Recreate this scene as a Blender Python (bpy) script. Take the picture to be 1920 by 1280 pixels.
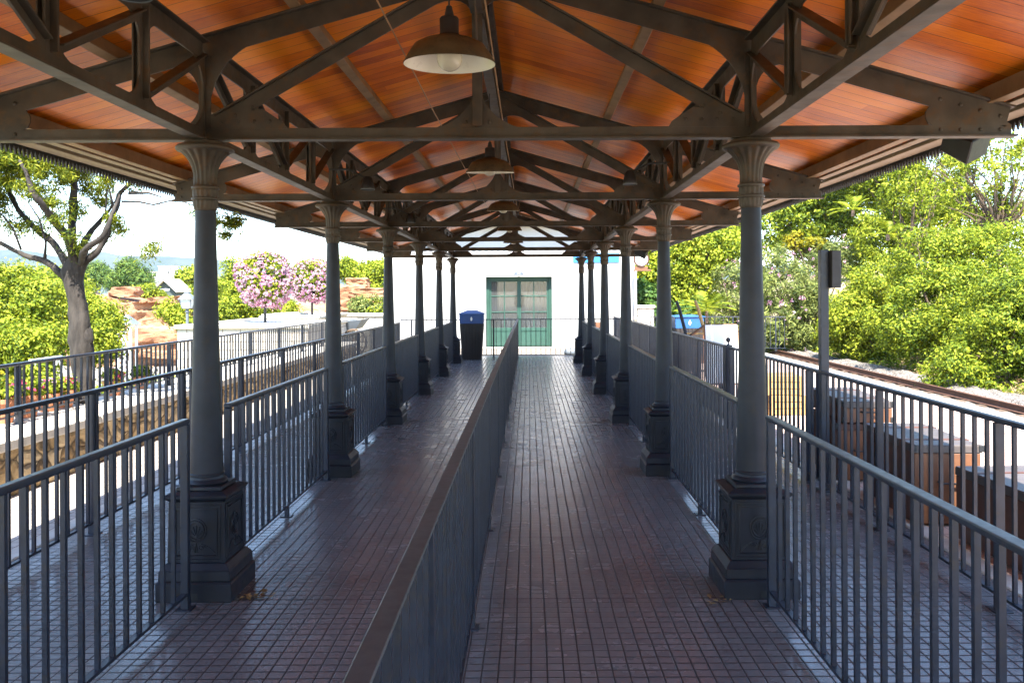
import bpy, math, random
import numpy as np
from mathutils import Vector, Matrix, noise
R = math.radians
PI = math.pi
for o in list(bpy.data.objects): bpy.data.objects.remove(o, do_unlink=True)
sc = bpy.context.scene
col = sc.collection
# ------------------------------------------------------------------ camera
EYE = 1.70
cam = bpy.data.cameras.new('camera'); cam.lens = 30; cam.sensor_width = 36
cam.shift_x = -0.01667; cam.shift_y = -0.0469
cam.clip_start = 0.05; cam.clip_end = 6000
co = bpy.data.objects.new('camera', cam); col.objects.link(co)
co.matrix_world = Matrix.Translation((0, 0, EYE)) @ Matrix.Rotation(R(90), 4, 'X') @ Matrix.Rotation(R(-0.28), 4, 'Z')
sc.camera = co
# ------------------------------------------------------------------ light
SUN_EL = 58
w = bpy.data.worlds.new('World'); sc.world = w; w.use_nodes = True
nt = w.node_tree; bg = nt.nodes['Background']
sky = nt.nodes.new('ShaderNodeTexSky'); sky.sky_type = 'NISHITA'; sky.sun_disc = False
sky.sun_elevation = R(SUN_EL); sky.sun_rotation = R(180); sky.air_density = 1.0; sky.dust_density = 0.3; sky.ozone_density = 2.0
nt.links.new(sky.outputs[0], bg.inputs[0]); bg.inputs[1].default_value = 0.145
sl = bpy.data.lights.new('sun', 'SUN'); sl.energy = 4.8; sl.angle = R(0.5); sl.color = (1.0, 0.95, 0.86)
so = bpy.data.objects.new('sun', sl); col.objects.link(so)
so.rotation_euler = (R(90 - SUN_EL), 0, 0); so.location = (0, -20, 30)
sc.view_settings.view_transform = 'Standard'; sc.view_settings.look = 'None'
sc.view_settings.exposure = 2.4; sc.view_settings.gamma = 1.0
sc.cycles.max_bounces = 8; sc.cycles.diffuse_bounces = 4; sc.cycles.glossy_bounces = 3
sc.cycles.transmission_bounces = 4; sc.cycles.transparent_max_bounces = 6
sc.cycles.sample_clamp_indirect = 6

# ------------------------------------------------------------------ materials
class NM:
    def __init__(s, name):
        s.m = bpy.data.materials.new(name); s.m.use_nodes = True
        s.t = s.m.node_tree; s.b = s.t.nodes['Principled BSDF']; s.out = s.t.nodes['Material Output']
    def n(s, typ, ins=None, **kw):
        x = s.t.nodes.new('ShaderNode' + typ)
        for k, v in kw.items(): setattr(x, k, v)
        for k, v in (ins or {}).items(): s.set(x.inputs[k], v)
        return x
    def set(s, sock, v):
        if isinstance(v, bpy.types.NodeSocket): s.t.links.new(v, sock)
        else:
            if sock.type == 'RGBA' and len(v) == 3: v = (*v, 1)
            sock.default_value = v
    def p(s, **kw):
        for k, v in kw.items(): s.set(s.b.inputs[k.replace('_', ' ')], v)
    def math(s, op, a, b=None, c=None):
        x = s.n('Math', operation=op); s.set(x.inputs[0], a)
        if b is not None: s.set(x.inputs[1], b)
        if c is not None: s.set(x.inputs[2], c)
        return x.outputs[0]
    def mix(s, f, a, b):
        x = s.n('Mix', data_type='RGBA'); s.set(x.inputs[0], f); s.set(x.inputs[6], a); s.set(x.inputs[7], b); return x.outputs[2]
    def ramp(s, f, stops):
        x = s.n('ValToRGB'); s.set(x.inputs[0], f); e = x.color_ramp.elements
        while len(e) < len(stops): e.new(0.5)
        for i, (p_, c) in enumerate(stops): e[i].position = p_; e[i].color = (*c, 1)
        return x.outputs[0]
    def obj(s): return s.n('TexCoord').outputs['Object']
    def geo(s): return s.n('NewGeometry').outputs['Position']
    def noise(s, scale, detail=4, vec=None, rough=0.55):
        x = s.n('TexNoise'); x.inputs['Scale'].default_value = scale; x.inputs['Detail'].default_value = detail; x.inputs['Roughness'].default_value = rough
        s.t.links.new(vec or s.geo(), x.inputs['Vector']); return x.outputs['Fac']
    def scalevec(s, v, sx, sy, sz):
        x = s.n('Mapping'); s.t.links.new(v, x.inputs[0]); x.inputs['Scale'].default_value = (sx, sy, sz); return x.outputs[0]
    def bump(s, h, strength=0.3, dist=0.01):
        x = s.n('Bump', {'Height': h, 'Strength': strength, 'Distance': dist}); s.t.links.new(x.outputs[0], s.b.inputs['Normal'])

def paint(name, c, rough=0.45, var=0.25, nscale=6, metal=0.0, dirt=None, bump=0.15, spec=0.5):
    k = NM(name); f = k.noise(nscale, 5)
    c0 = tuple(x * (1 - var) for x in c); c1 = tuple(min(1, x * (1 + var)) for x in c)
    cc = k.ramp(f, [(0.3, c0), (0.7, c1)])
    if dirt:
        g = k.noise(nscale * 2.3, 6, rough=0.7)
        cc = k.mix(k.ramp(g, [(0.52, (0, 0, 0)), (0.68, (1, 1, 1))]), cc, dirt)
    k.p(Base_Color=cc, Metallic=metal)
    k.set(k.b.inputs['Roughness'], k.math('MULTIPLY_ADD', k.noise(nscale * 3, 3), 0.25, rough - 0.12))
    k.b.inputs['Specular IOR Level'].default_value = spec
    if bump: k.bump(k.noise(nscale * 9, 4), bump, 0.003)
    return k.m

M = {}
M['truss'] = paint('truss_iron', (0.060, 0.049, 0.037), 0.5, 0.45, 5, spec=0.3, dirt=(0.085, 0.048, 0.022))
M['column'] = paint('column_iron', (0.015, 0.018, 0.027), 0.45, 0.35, 5, spec=0.3, dirt=(0.022, 0.020, 0.020))
M['rail'] = paint('rail_paint', (0.017, 0.0225, 0.038), 0.36, 0.3, 7, spec=0.45, dirt=(0.03, 0.026, 0.026))
M['capiron'] = paint('handrail_worn', (0.055, 0.060, 0.068), 0.48, 0.25, 9)
M['zinc'] = paint('eave_board', (0.24, 0.18, 0.11), 0.6, 0.2, 3)
M['purlin'] = paint('purlin_wood', (0.22, 0.135, 0.065), 0.6, 0.3, 4)
M['black'] = paint('black_iron', (0.015, 0.016, 0.018), 0.5, 0.2, 8)
M['rust'] = paint('rusty_rail', (0.10, 0.045, 0.025), 0.7, 0.35, 9)
M['blue'] = paint('blue_plastic', (0.02, 0.06, 0.2), 0.4, 0.1, 5)
M['blue_sunlit'] = paint('sunlit_blue_plastic', (0.014, 0.09, 0.27), 0.4, 0.1, 5)  # same plastic as the other lid, direct sun painted in as brighter blue
M['bluesign'] = paint('sky_blue_sign', (0.03, 0.2, 0.42), 0.5, 0.05, 3)
M['darkbin'] = paint('dark_slats', (0.022, 0.018, 0.017), 0.5, 0.3, 6)
M['white'] = paint('white_paint', (0.75, 0.75, 0.73), 0.5, 0.06, 3)
M['plaster'] = paint('white_plaster', (0.48, 0.47, 0.45), 0.85, 0.08, 1.2)
M['enamel'] = paint('cream_enamel', (0.72, 0.68, 0.55), 0.3, 0.05, 6, bump=0)
M['shade'] = paint('lamp_shade_iron', (0.075, 0.055, 0.03), 0.4, 0.3, 12, dirt=(0.03, 0.025, 0.02))
M['green'] = paint('green_door_paint', (0.024, 0.07, 0.052), 0.45, 0.1, 5)
M['cream'] = paint('curtain_cloth', (0.11, 0.09, 0.06), 0.8, 0.2, 3)
M['terra'] = paint('terracotta', (0.5, 0.2, 0.1), 0.8, 0.2, 8)
M['stonew'] = paint('limestone', (0.62, 0.58, 0.5), 0.85, 0.15, 5, bump=0.4)
M['capstone'] = paint('cap_stone', (0.5, 0.46, 0.4), 0.85, 0.14, 8, bump=0.5)
M['cable'] = paint('brown_cable', (0.3, 0.17, 0.08), 0.6, 0.1, 5)
M['yellowwood'] = paint('crate_wood', (0.4, 0.25, 0.09), 0.7, 0.25, 9)
M['trunk'] = paint('leather_trunk', (0.09, 0.035, 0.02), 0.5, 0.35, 8)
M['trunkside'] = paint('tan_board', (0.15, 0.062, 0.027), 0.55, 0.25, 6)
M['trunktop'] = paint('grey_lid', (0.08, 0.065, 0.06), 0.5, 0.2, 5)
M['lampgrey'] = paint('lantern_grey', (0.13, 0.15, 0.17), 0.5, 0.1, 5)
M['darkroom'] = paint('dark_interior', (0.03, 0.027, 0.022), 0.8, 0.3, 2)
M['lampblue'] = paint('wall_lamp_enamel', (0.075, 0.09, 0.11), 0.5, 0.05, 5)
M['cabin'] = paint('cabin_timber', (0.05, 0.065, 0.06), 0.8, 0.2, 2)

def glass():
    k = NM('glass_pane'); k.p(Base_Color=(0.3, 0.32, 0.32), Roughness=0.03)
    k.b.inputs['Transmission Weight'].default_value = 0.85; k.b.inputs['IOR'].default_value = 1.45
    return k.m
M['glass'] = glass()
def bulbm():
    k = NM('bulb_glass'); k.p(Base_Color=(0.8, 0.75, 0.6), Roughness=0.08); k.b.inputs['Transmission Weight'].default_value = 0.5
    return k.m
M['bulb'] = bulbm()

def tiles(name, base, grout, px=0.0737, py=0.07, rough=0.32, var=0.25, jx=0.09, jy=0.06, wear=None, spots=False):
    k = NM(name); g = k.geo(); s = k.n('SeparateXYZ', {0: g})
    x, y = s.outputs[0], s.outputs[1]
    # slight waviness of the joints
    wv = k.math('MULTIPLY_ADD', k.noise(1.3, 2), 0.012, -0.006)
    x = k.math('ADD', x, wv)
    ux = k.math('DIVIDE', x, px); uy = k.math('DIVIDE', y, py)
    fx = k.math('ABSOLUTE', k.math('SUBTRACT', k.math('FRACT', ux), 0.5)); fy = k.math('ABSOLUTE', k.math('SUBTRACT', k.math('FRACT', uy), 0.5))
    def line(f, j):
        m = k.n('MapRange', {'Value': f, 'From Min': 0.5 - j, 'From Max': 0.5 - j * 0.35}); return m.outputs[0]
    lx = line(fx, jx); ly = line(fy, jy)
    # slab joints every ten tiles are deeper
    sx = k.math('ABSOLUTE', k.math('SUBTRACT', k.math('FRACT', k.math('DIVIDE', ux, 12.0)), 0.5)); sy = k.math('ABSOLUTE', k.math('SUBTRACT', k.math('FRACT', k.math('DIVIDE', uy, 17.0)), 0.5))
    ls = k.math('GREATER_THAN', sy, 0.4935)
    ln = k.math('MAXIMUM', k.math('MAXIMUM', lx, ly), ls)
    cell = k.n('CombineXYZ', {0: k.math('FLOOR', ux), 1: k.math('FLOOR', uy)}).outputs[0]
    wn = k.n('TexWhiteNoise', {'Vector': cell}).outputs[0]
    big = k.noise(0.9, 5)
    v = k.math('ADD', k.math('MULTIPLY', wn, 0.25), k.math('MULTIPLY', big, 0.75))
    c = k.ramp(v, [(0.2, tuple(a * (1 - var) for a in base)), (0.8, tuple(a * (1 + var) for a in base))])
    if wear: c = k.mix(k.ramp(k.noise(2.1, 6, rough=0.65), [(0.5, (0, 0, 0)), (0.72, (1, 1, 1))]), c, wear)
    if spots:
        vo = k.n('TexVoronoi', {'Vector': g, 'Scale': 1.7}); sc2 = k.math('MULTIPLY', k.n('SeparateColor', {0: vo.outputs['Color']}).outputs[0], 0.11)
        sp = k.math('LESS_THAN', k.math('ADD', vo.outputs['Distance'], k.math('MULTIPLY', k.noise(22, 3), 0.05)), sc2)
        c = k.mix(k.math('MULTIPLY', sp, 0.55), c, (0.035, 0.03, 0.03))
        c = k.mix(k.ramp(k.noise(0.55, 7, rough=0.7), [(0.5, (0, 0, 0)), (0.66, (0.6, 0.6, 0.6))]), c, (0.095, 0.085, 0.088))
    c = k.mix(ln, c, grout)
    k.p(Base_Color=c)
    k.set(k.b.inputs['Roughness'], k.math('ADD', k.math('MULTIPLY', ln, 0.4), k.math('MULTIPLY_ADD', k.noise(5, 5), 0.3, rough - 0.15)))
    h = k.math('ADD', k.math('MULTIPLY', k.math('SUBTRACT', 1.0, ln), 1.0), k.math('MULTIPLY', k.math('ADD', k.noise(60, 2), k.math('MULTIPLY', wn, 0.6)), 0.1))
    k.bump(h, 0.35, 0.004)
    return k.m
M['floor'] = tiles('floor_tile', (0.178, 0.172, 0.176), (0.026, 0.019, 0.020), rough=0.245, var=0.17, jx=0.085, jy=0.105, wear=(0.215, 0.208, 0.205), spots=True)
M['pave'] = tiles('side_paving', (0.42, 0.37, 0.32), (0.14, 0.1, 0.085), px=0.1, py=0.1, rough=0.6, jx=0.05, jy=0.05)
M['brick'] = tiles('platform_brick', (0.52, 0.38, 0.31), (0.25, 0.18, 0.15), px=0.1, py=0.2, rough=0.7, jx=0.05, jy=0.03)
M['plaza'] = tiles('plaza_paving', (0.2, 0.175, 0.145), (0.11, 0.09, 0.07), px=0.4, py=0.4, rough=0.8, jx=0.02, jy=0.02)

def planks():
    k = NM('varnished_planks'); g = k.geo(); s = k.n('SeparateXYZ', {0: g}); x, y = s.outputs[0], s.outputs[1]
    u = k.math('DIVIDE', y, 0.14); cell = k.math('FLOOR', u)
    side = k.math('GREATER_THAN', x, -0.291)
    # boards are cut at the purlins on alternating rows
    seg = k.math('FLOOR', k.math('ADD', k.math('DIVIDE', x, 5.1), k.math('MULTIPLY', cell, 0.37)))
    wn = k.n('TexWhiteNoise', {'Vector': k.n('CombineXYZ', {0: cell, 1: seg, 2: side}).outputs[0]}).outputs[0]
    f = k.math('ABSOLUTE', k.math('SUBTRACT', k.math('FRACT', u), 0.5))
    ln = k.n('MapRange', {'Value': f, 'From Min': 0.472, 'From Max': 0.495}).outputs[0]
    gr = k.noise(3.0, 7, k.scalevec(g, 2.2, 22, 2.2), 0.68)
    grf = k.noise(9.0, 5, k.scalevec(g, 2.0, 34, 2.0), 0.7)
    blot = k.noise(1.1, 4)
    v = k.math('ADD', k.math('ADD', k.math('MULTIPLY', wn, 0.13), k.math('MULTIPLY', gr, 0.32)), k.math('ADD', k.math('MULTIPLY', blot, 0.46), k.math('MULTIPLY', grf, 0.16)))
    c = k.ramp(v, [(0.34, (0.13, 0.018, 0.0005)), (0.44, (0.44, 0.082, 0.0008)), (0.55, (0.68, 0.17, 0.002)), (0.70, (0.80, 0.27, 0.012))])
    c = k.mix(ln, c, (0.07, 0.018, 0.006))
    fade = k.ramp(k.noise(1.7, 6, k.scalevec(g, 1, 2.4, 1), 0.7), [(0.56, (0, 0, 0)), (0.72, (0.55, 0.55, 0.55))])
    c = k.mix(fade, c, (0.60, 0.22, 0.05))
    k.p(Base_Color=c)
    k.b.inputs['Specular IOR Level'].default_value = 0.14; k.b.inputs['Coat Weight'].default_value = 0.08; k.b.inputs['Coat Roughness'].default_value = 0.16
    k.set(k.b.inputs['Roughness'], k.math('MULTIPLY_ADD', gr, 0.45, 0.17))
    h = k.math('ADD', k.math('MULTIPLY', k.math('SUBTRACT', 1.0, ln), 1.0), k.math('ADD', k.math('MULTIPLY', wn, 0.5), k.math('MULTIPLY', gr, 0.35)))
    k.bump(h, 0.5, 0.005)
    return k.m
M['planks'] = planks()

def rubble(name, c0, c1, c2, joint, scale, bumpd=0.04, stretch=(1, 1, 1.4)):
    k = NM(name); g = k.scalevec(k.geo(), *stretch)
    wv = k.n('TexNoise', {'Vector': g, 'Scale': 3.0}); add = k.n('VectorMath', operation='MULTIPLY_ADD'); k.t.links.new(wv.outputs['Color'], add.inputs[0]); add.inputs[1].default_value = (0.25, 0.25, 0.25); k.t.links.new(g, add.inputs[2])
    vo = k.n('TexVoronoi', {'Vector': add.outputs[0], 'Scale': scale}, feature='DISTANCE_TO_EDGE'); vc = k.n('TexVoronoi', {'Vector': add.outputs[0], 'Scale': scale})
    sp = k.n('SeparateColor', {0: vc.outputs['Color']}).outputs[0]
    v = k.math('ADD', k.math('MULTIPLY', sp, 0.5), k.math('MULTIPLY', k.noise(12, 6), 0.5))
    c = k.ramp(v, [(0.25, c0), (0.5, c1), (0.75, c2)])
    ln = k.ramp(vo.outputs['Distance'], [(0.0, (1, 1, 1)), (0.09, (0, 0, 0))])
    c = k.mix(ln, c, joint); k.p(Base_Color=c, Roughness=0.9)
    h = k.math('ADD', k.math('MULTIPLY', k.ramp(vo.outputs['Distance'], [(0.0, (0, 0, 0)), (0.25, (1, 1, 1))]), 1.0), k.math('MULTIPLY', k.noise(20, 6), 0.5))
    k.bump(h, 0.9, bumpd)
    return k.m
M['rubble'] = rubble('yellow_rubble_stone', (0.2, 0.13, 0.06), (0.38, 0.27, 0.14), (0.5, 0.39, 0.24), (0.08, 0.055, 0.03), 4.5)
M['gravel'] = rubble('ballast_stones', (0.12, 0.10, 0.08), (0.22, 0.195, 0.17), (0.32, 0.29, 0.26), (0.05, 0.04, 0.035), 22, 0.02, (1, 1, 1))

def whiteblocks():
    k = NM('white_block_wall'); g = k.geo(); b = k.n('TexBrick', {'Vector': k.n('CombineXYZ', {0: k.math('ADD', k.n('SeparateXYZ', {0: g}).outputs[0], k.n('SeparateXYZ', {0: g}).outputs[1]), 1: k.n('SeparateXYZ', {0: g}).outputs[2]}).outputs[0], 'Scale': 1.0, 'Brick Width': 0.42, 'Row Height': 0.2, 'Mortar Size': 0.012, 'Color1': (0.66, 0.63, 0.56, 1), 'Color2': (0.56, 0.5, 0.42, 1), 'Mortar': (0.25, 0.2, 0.15, 1)})
    c = k.mix(k.math('MULTIPLY', k.noise(7, 6), 0.5), b.outputs[0], (0.5, 0.44, 0.36))
    k.p(Base_Color=c, Roughness=0.9); k.bump(k.math('ADD', k.math('MULTIPLY', k.math('SUBTRACT', 1, b.outputs[1]), 0.6), k.math('MULTIPLY', k.noise(25, 5), 0.5)), 0.7, 0.02)
    return k.m
M['blocks'] = whiteblocks()

def rockm():
    k = NM('red_rock'); g = k.geo()
    st = k.noise(0.9, 8, k.scalevec(g, 0.35, 0.35, 3.2), 0.62); n2 = k.noise(0.5, 5)
    v = k.math('ADD', k.math('MULTIPLY', st, 0.7), k.math('MULTIPLY', n2, 0.3))
    c = k.ramp(v, [(0.33, (0.13, 0.045, 0.022)), (0.45, (0.30, 0.14, 0.07)), (0.58, (0.38, 0.22, 0.12)), (0.7, (0.42, 0.31, 0.21))])
    k.p(Base_Color=c, Roughness=0.95); k.bump(k.noise(2.5, 9, k.scalevec(g, 1, 1, 2.5), 0.7), 0.9, 0.2)
    return k.m
M['rock'] = rockm()

def bark(name, a, b, sc_=1.0):
    k = NM(name); g = k.scalevec(k.geo(), 9 * sc_, 9 * sc_, 2.5 * sc_)
    f = k.noise(1.6, 7, g, 0.65); k.p(Base_Color=k.ramp(f, [(0.32, a), (0.68, b)]), Roughness=0.9); k.bump(f, 0.8, 0.02); return k.m
M['bark'] = bark('grey_bark', (0.012, 0.009, 0.007), (0.052, 0.042, 0.034)); M['bark2'] = bark('brown_bark', (0.05, 0.033, 0.022), (0.16, 0.11, 0.075))

def leafm(name, stops, trans=0.35, nscale=0.9, rough=0.6):
    k = NM(name); ri = k.n('NewGeometry').outputs['Random Per Island']
    f = k.math('ADD', k.math('MULTIPLY', ri, 0.5), k.math('MULTIPLY', k.noise(nscale, 3), 0.5))
    c = k.ramp(f, stops); k.p(Base_Color=c, Roughness=rough); k.b.inputs['Specular IOR Level'].default_value = 0.22
    tr = k.n('BsdfTranslucent', {'Color': c}); ms = k.n('MixShader', {0: trans, 1: k.b.outputs[0], 2: tr.outputs[0]})
    k.t.links.new(ms.outputs[0], k.out.inputs[0]); return k.m
M['leaf_lime'] = leafm('leaf_lime', [(0.25, (0.055, 0.095, 0.006)), (0.46, (0.18, 0.235, 0.014)), (0.70, (0.40, 0.43, 0.035))], 0.42)
M['leaf_laurel'] = leafm('leaf_laurel', [(0.25, (0.035, 0.07, 0.006)), (0.47, (0.14, 0.20, 0.013)), (0.70, (0.36, 0.40, 0.03))], 0.42)
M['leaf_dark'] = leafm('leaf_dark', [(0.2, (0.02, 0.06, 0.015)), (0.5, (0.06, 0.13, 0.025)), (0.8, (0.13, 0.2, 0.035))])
M['leaf_grey'] = leafm('leaf_greygreen', [(0.25, (0.04, 0.07, 0.02)), (0.48, (0.15, 0.19, 0.045)), (0.7, (0.30, 0.33, 0.09))], 0.42)
M['leaf_yellow'] = leafm('leaf_yellow', [(0.2, (0.10, 0.11, 0.006)), (0.5, (0.24, 0.22, 0.01)), (0.8, (0.42, 0.33, 0.015))])
M['leaf_acacia'] = leafm('leaf_acacia', [(0.25, (0.03, 0.06, 0.008)), (0.48, (0.13, 0.17, 0.012)), (0.72, (0.32, 0.33, 0.025))], 0.42)
M['leaf_pine'] = leafm('leaf_pine', [(0.2, (0.025, 0.06, 0.014)), (0.5, (0.07, 0.13, 0.02)), (0.8, (0.17, 0.22, 0.03))], 0.15)
M['leaf_dry'] = leafm('leaf_dry', [(0.2, (0.16, 0.1, 0.04)), (0.5, (0.3, 0.2, 0.09)), (0.8, (0.42, 0.32, 0.18))], 0.15)
M['pink'] = leafm('flower_pink', [(0.2, (0.38, 0.10, 0.22)), (0.45, (0.52, 0.27, 0.38)), (0.7, (0.62, 0.50, 0.54))], 0.3, 3)
M['red'] = leafm('flower_red', [(0.2, (0.5, 0.04, 0.06)), (0.6, (0.65, 0.1, 0.2)), (0.8, (0.75, 0.3, 0.5))], 0.3, 3)

def soil():
    k = NM('ground_soil'); g = k.geo(); f = k.noise(0.35, 6); f2 = k.noise(4, 6, rough=0.7)
    c = k.ramp(k.math('ADD', k.math('MULTIPLY', f, 0.6), k.math('MULTIPLY', f2, 0.4)), [(0.35, (0.06, 0.09, 0.025)), (0.5, (0.18, 0.15, 0.07)), (0.65, (0.34, 0.26, 0.16))])
    k.p(Base_Color=c, Roughness=0.95); k.bump(f2, 0.7, 0.05); return k.m
M['soil'] = soil()
def hillm():
    k = NM('far_hill_scrub'); f = k.noise(0.012, 6, rough=0.6); k.p(Base_Color=k.ramp(f, [(0.35, (0.022, 0.035, 0.022)), (0.65, (0.05, 0.058, 0.036))]), Roughness=1.0); return k.m
M['hill'] = hillm()
def rooftile():
    k = NM('clay_roof_tile'); f = k.noise(6, 5); k.p(Base_Color=k.ramp(f, [(0.3, (0.3, 0.12, 0.06)), (0.7, (0.6, 0.36, 0.22))]), Roughness=0.85); return k.m
M['rooftile'] = rooftile()

# ------------------------------------------------------------------ mesh builder
def tag(o, label=None, cat=None, group=None, kind=None):
    if label: o['label'] = label
    if cat: o['category'] = cat
    if group: o['group'] = group
    if kind: o['kind'] = kind
    return o
def empty(name, loc, label=None, cat=None, group=None, rz=0):
    o = bpy.data.objects.new(name, None); col.objects.link(o); o.location = loc; o.rotation_euler = (0, 0, rz); o.empty_display_size = 0.1
    return tag(o, label, cat, group)
def wloc(o):
    v = Vector((0, 0, 0))
    while o: v = v + o.location; o = o.parent
    return v
ZUP = Vector((0, 0, 1))
class MB:
    def __init__(s): s.v = []; s.f = []
    def add(s, vs, fs):
        n = len(s.v); s.v += [tuple(p) for p in vs]; s.f += [tuple(i + n for i in f) for f in fs]; return s
    def box(s, x0, x1, y0, y1, z0, z1):
        return s.add([(x0, y0, z0), (x1, y0, z0), (x1, y1, z0), (x0, y1, z0), (x0, y0, z1), (x1, y0, z1), (x1, y1, z1), (x0, y1, z1)],
                     [(3, 2, 1, 0), (4, 5, 6, 7), (0, 1, 5, 4), (1, 2, 6, 5), (2, 3, 7, 6), (3, 0, 4, 7)])
    def frus(s, cx, cy, a0, z0, a1, z1):   # square frustum
        return s.add([(cx - a0, cy - a0, z0), (cx + a0, cy - a0, z0), (cx + a0, cy + a0, z0), (cx - a0, cy + a0, z0), (cx - a1, cy - a1, z1), (cx + a1, cy - a1, z1), (cx + a1, cy + a1, z1), (cx - a1, cy + a1, z1)],
                     [(3, 2, 1, 0), (4, 5, 6, 7), (0, 1, 5, 4), (1, 2, 6, 5), (2, 3, 7, 6), (3, 0, 4, 7)])
    def bar(s, p, q, w_, h_, up=ZUP):      # w_ across, h_ along up, centred on p-q
        p = Vector(p); q = Vector(q); d = (q - p).normalized(); side = d.cross(up)
        if side.length < 1e-5: side = d.cross(Vector((0, 1, 0)))
        side.normalize(); u = side.cross(d).normalized(); a = side * w_ / 2; b = u * h_ / 2
        vs = [p - a - b, p + a - b, p + a + b, p - a + b, q - a - b, q + a - b, q + a + b, q - a + b]
        return s.add(vs, [(0, 1, 2, 3), (7, 6, 5, 4), (1, 0, 4, 5), (2, 1, 5, 6), (3, 2, 6, 7), (0, 3, 7, 4)])
    def prism(s, poly, at, th, plane='xz'):
        n = len(poly); h = th / 2
        if plane == 'xz': a = [(x, at - h, z) for x, z in poly]; b = [(x, at + h, z) for x, z in poly]
        elif plane == 'yz': a = [(at + h, y, z) for y, z in poly]; b = [(at - h, y, z) for y, z in poly]
        else: a = [(x, y, at + h) for x, y in poly]; b = [(x, y, at - h) for x, y in poly]
        return s.add(a + b, [tuple(range(n)), tuple(range(2 * n - 1, n - 1, -1))] + [(i, i + n, (i + 1) % n + n, (i + 1) % n) for i in range(n)])
    def lathe(s, cx, cy, prof, n=24, mod=None, cap=True):
        vs = []
        for (r, z) in prof:
            for i in range(n):
                t = 2 * PI * i / n; rr = r * (mod(t, z) if mod else 1); vs.append((cx + rr * math.cos(t), cy + rr * math.sin(t), z))
        fs = []
        for j in range(len(prof) - 1):
            for i in range(n):
                k = (i + 1) % n; fs.append((j * n + i, j * n + k, (j + 1) * n + k, (j + 1) * n + i))
        if cap: fs.append(tuple(range(n - 1, -1, -1))); m = (len(prof) - 1) * n; fs.append(tuple(range(m, m + n)))
        return s.add(vs, fs)
    def tube(s, pts, rad, n=8, cap=True):
        pts = [Vector(p) for p in pts]
        if not isinstance(rad, (list, tuple)): rad = [rad] * len(pts)
        vs = []; ref = Vector((0.3, 1, 0.2)).normalized()
        for i, p in enumerate(pts):
            d = (pts[min(i + 1, len(pts) - 1)] - pts[max(i - 1, 0)]).normalized(); a = d.cross(ref)
            if a.length < 0.05: a = d.cross(Vector((1, 0, 0)))
            a.normalize(); b = d.cross(a)
            for k in range(n):
                t = 2 * PI * k / n; vs.append(p + (a * math.cos(t) + b * math.sin(t)) * rad[i])
        fs = []
        for j in range(len(pts) - 1):
            for i in range(n):
                k = (i + 1) % n; fs.append((j * n + i, (j + 1) * n + i, (j + 1) * n + k, j * n + k))
        if cap: fs.append(tuple(range(n))); m = (len(pts) - 1) * n; fs.append(tuple(range(m + n - 1, m - 1, -1)))
        return s.add(vs, fs)
    def ball(s, c, r, n=8, m=6, sx=1, sy=1, sz=1):
        pr = [(max(1e-4, math.sin(PI * j / m)), -math.cos(PI * j / m)) for j in range(m + 1)]
        vs = []; fs = []
        for (rr, z) in pr:
            for i in range(n):
                t = 2 * PI * i / n; vs.append((c[0] + r * sx * rr * math.cos(t), c[1] + r * sy * rr * math.sin(t), c[2] + r * sz * z))
        for j in range(m):
            for i in range(n):
                k = (i + 1) % n; fs.append((j * n + i, j * n + k, (j + 1) * n + k, (j + 1) * n + i))
        return s.add(vs, fs)
    def build(s, name, mat, parent=None, origin=None, smooth=False, bevel=0, seg=1, angle=40):
        me = bpy.data.meshes.new(name)
        org = wloc(parent) if parent else Vector(origin or (0, 0, 0))
        me.from_pydata([(Vector(p) - org)[:] for p in s.v], [], s.f); me.update()
        o = bpy.data.objects.new(name, me); col.objects.link(o)
        if mat: me.materials.append(M[mat] if isinstance(mat, str) else mat)
        if parent: o.parent = parent
        else: o.location = org
        if smooth:
            me.polygons.foreach_set('use_smooth', [True] * len(me.polygons))
            if angle < 180: me.set_sharp_from_angle(angle=R(angle))
        if bevel:
            b = o.modifiers.new('bevel', 'BEVEL'); b.width = bevel; b.segments = seg; b.limit_method = 'ANGLE'
        return o
def copy_tree(o, parent=None):
    c = o.copy(); col.objects.link(c); c.parent = parent
    for ch in list(o.children): copy_tree(ch, c)
    return c
def fillet(corner, a, b, r, n=7, k=0.2):   # concave curved gusset: corner, directions a and b, reach r
    c = Vector(corner); a = Vector(a).normalized(); b = Vector(b).normalized()
    A = c + a * r; B = c + b * r; C = c + (a + b) * r * k
    pts = [tuple(c)]
    for i in range(n + 1):
        t = i / n; q = A * (1 - t) ** 2 + C * 2 * t * (1 - t) + B * t * t; pts.append(tuple(q))
    return pts
ORD = ['nearest', 'second', 'third', 'fourth', 'fifth', 'sixth', 'seventh', 'eighth']

# ------------------------------------------------------------------ constants of the canopy
CX = -0.291; CO = 1.576; XL = CX - CO; XR = CX + CO
YC = [1.73 + 3.2 * i for i in range(7)]        # 1.73, 4.93 ... 20.93
TOPZ = 3.64; SL = 0.284; TE = 3.08
def top(u): return TOPZ - SL * u
ROOF0, ROOF1 = -9.0, 21.35

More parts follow.
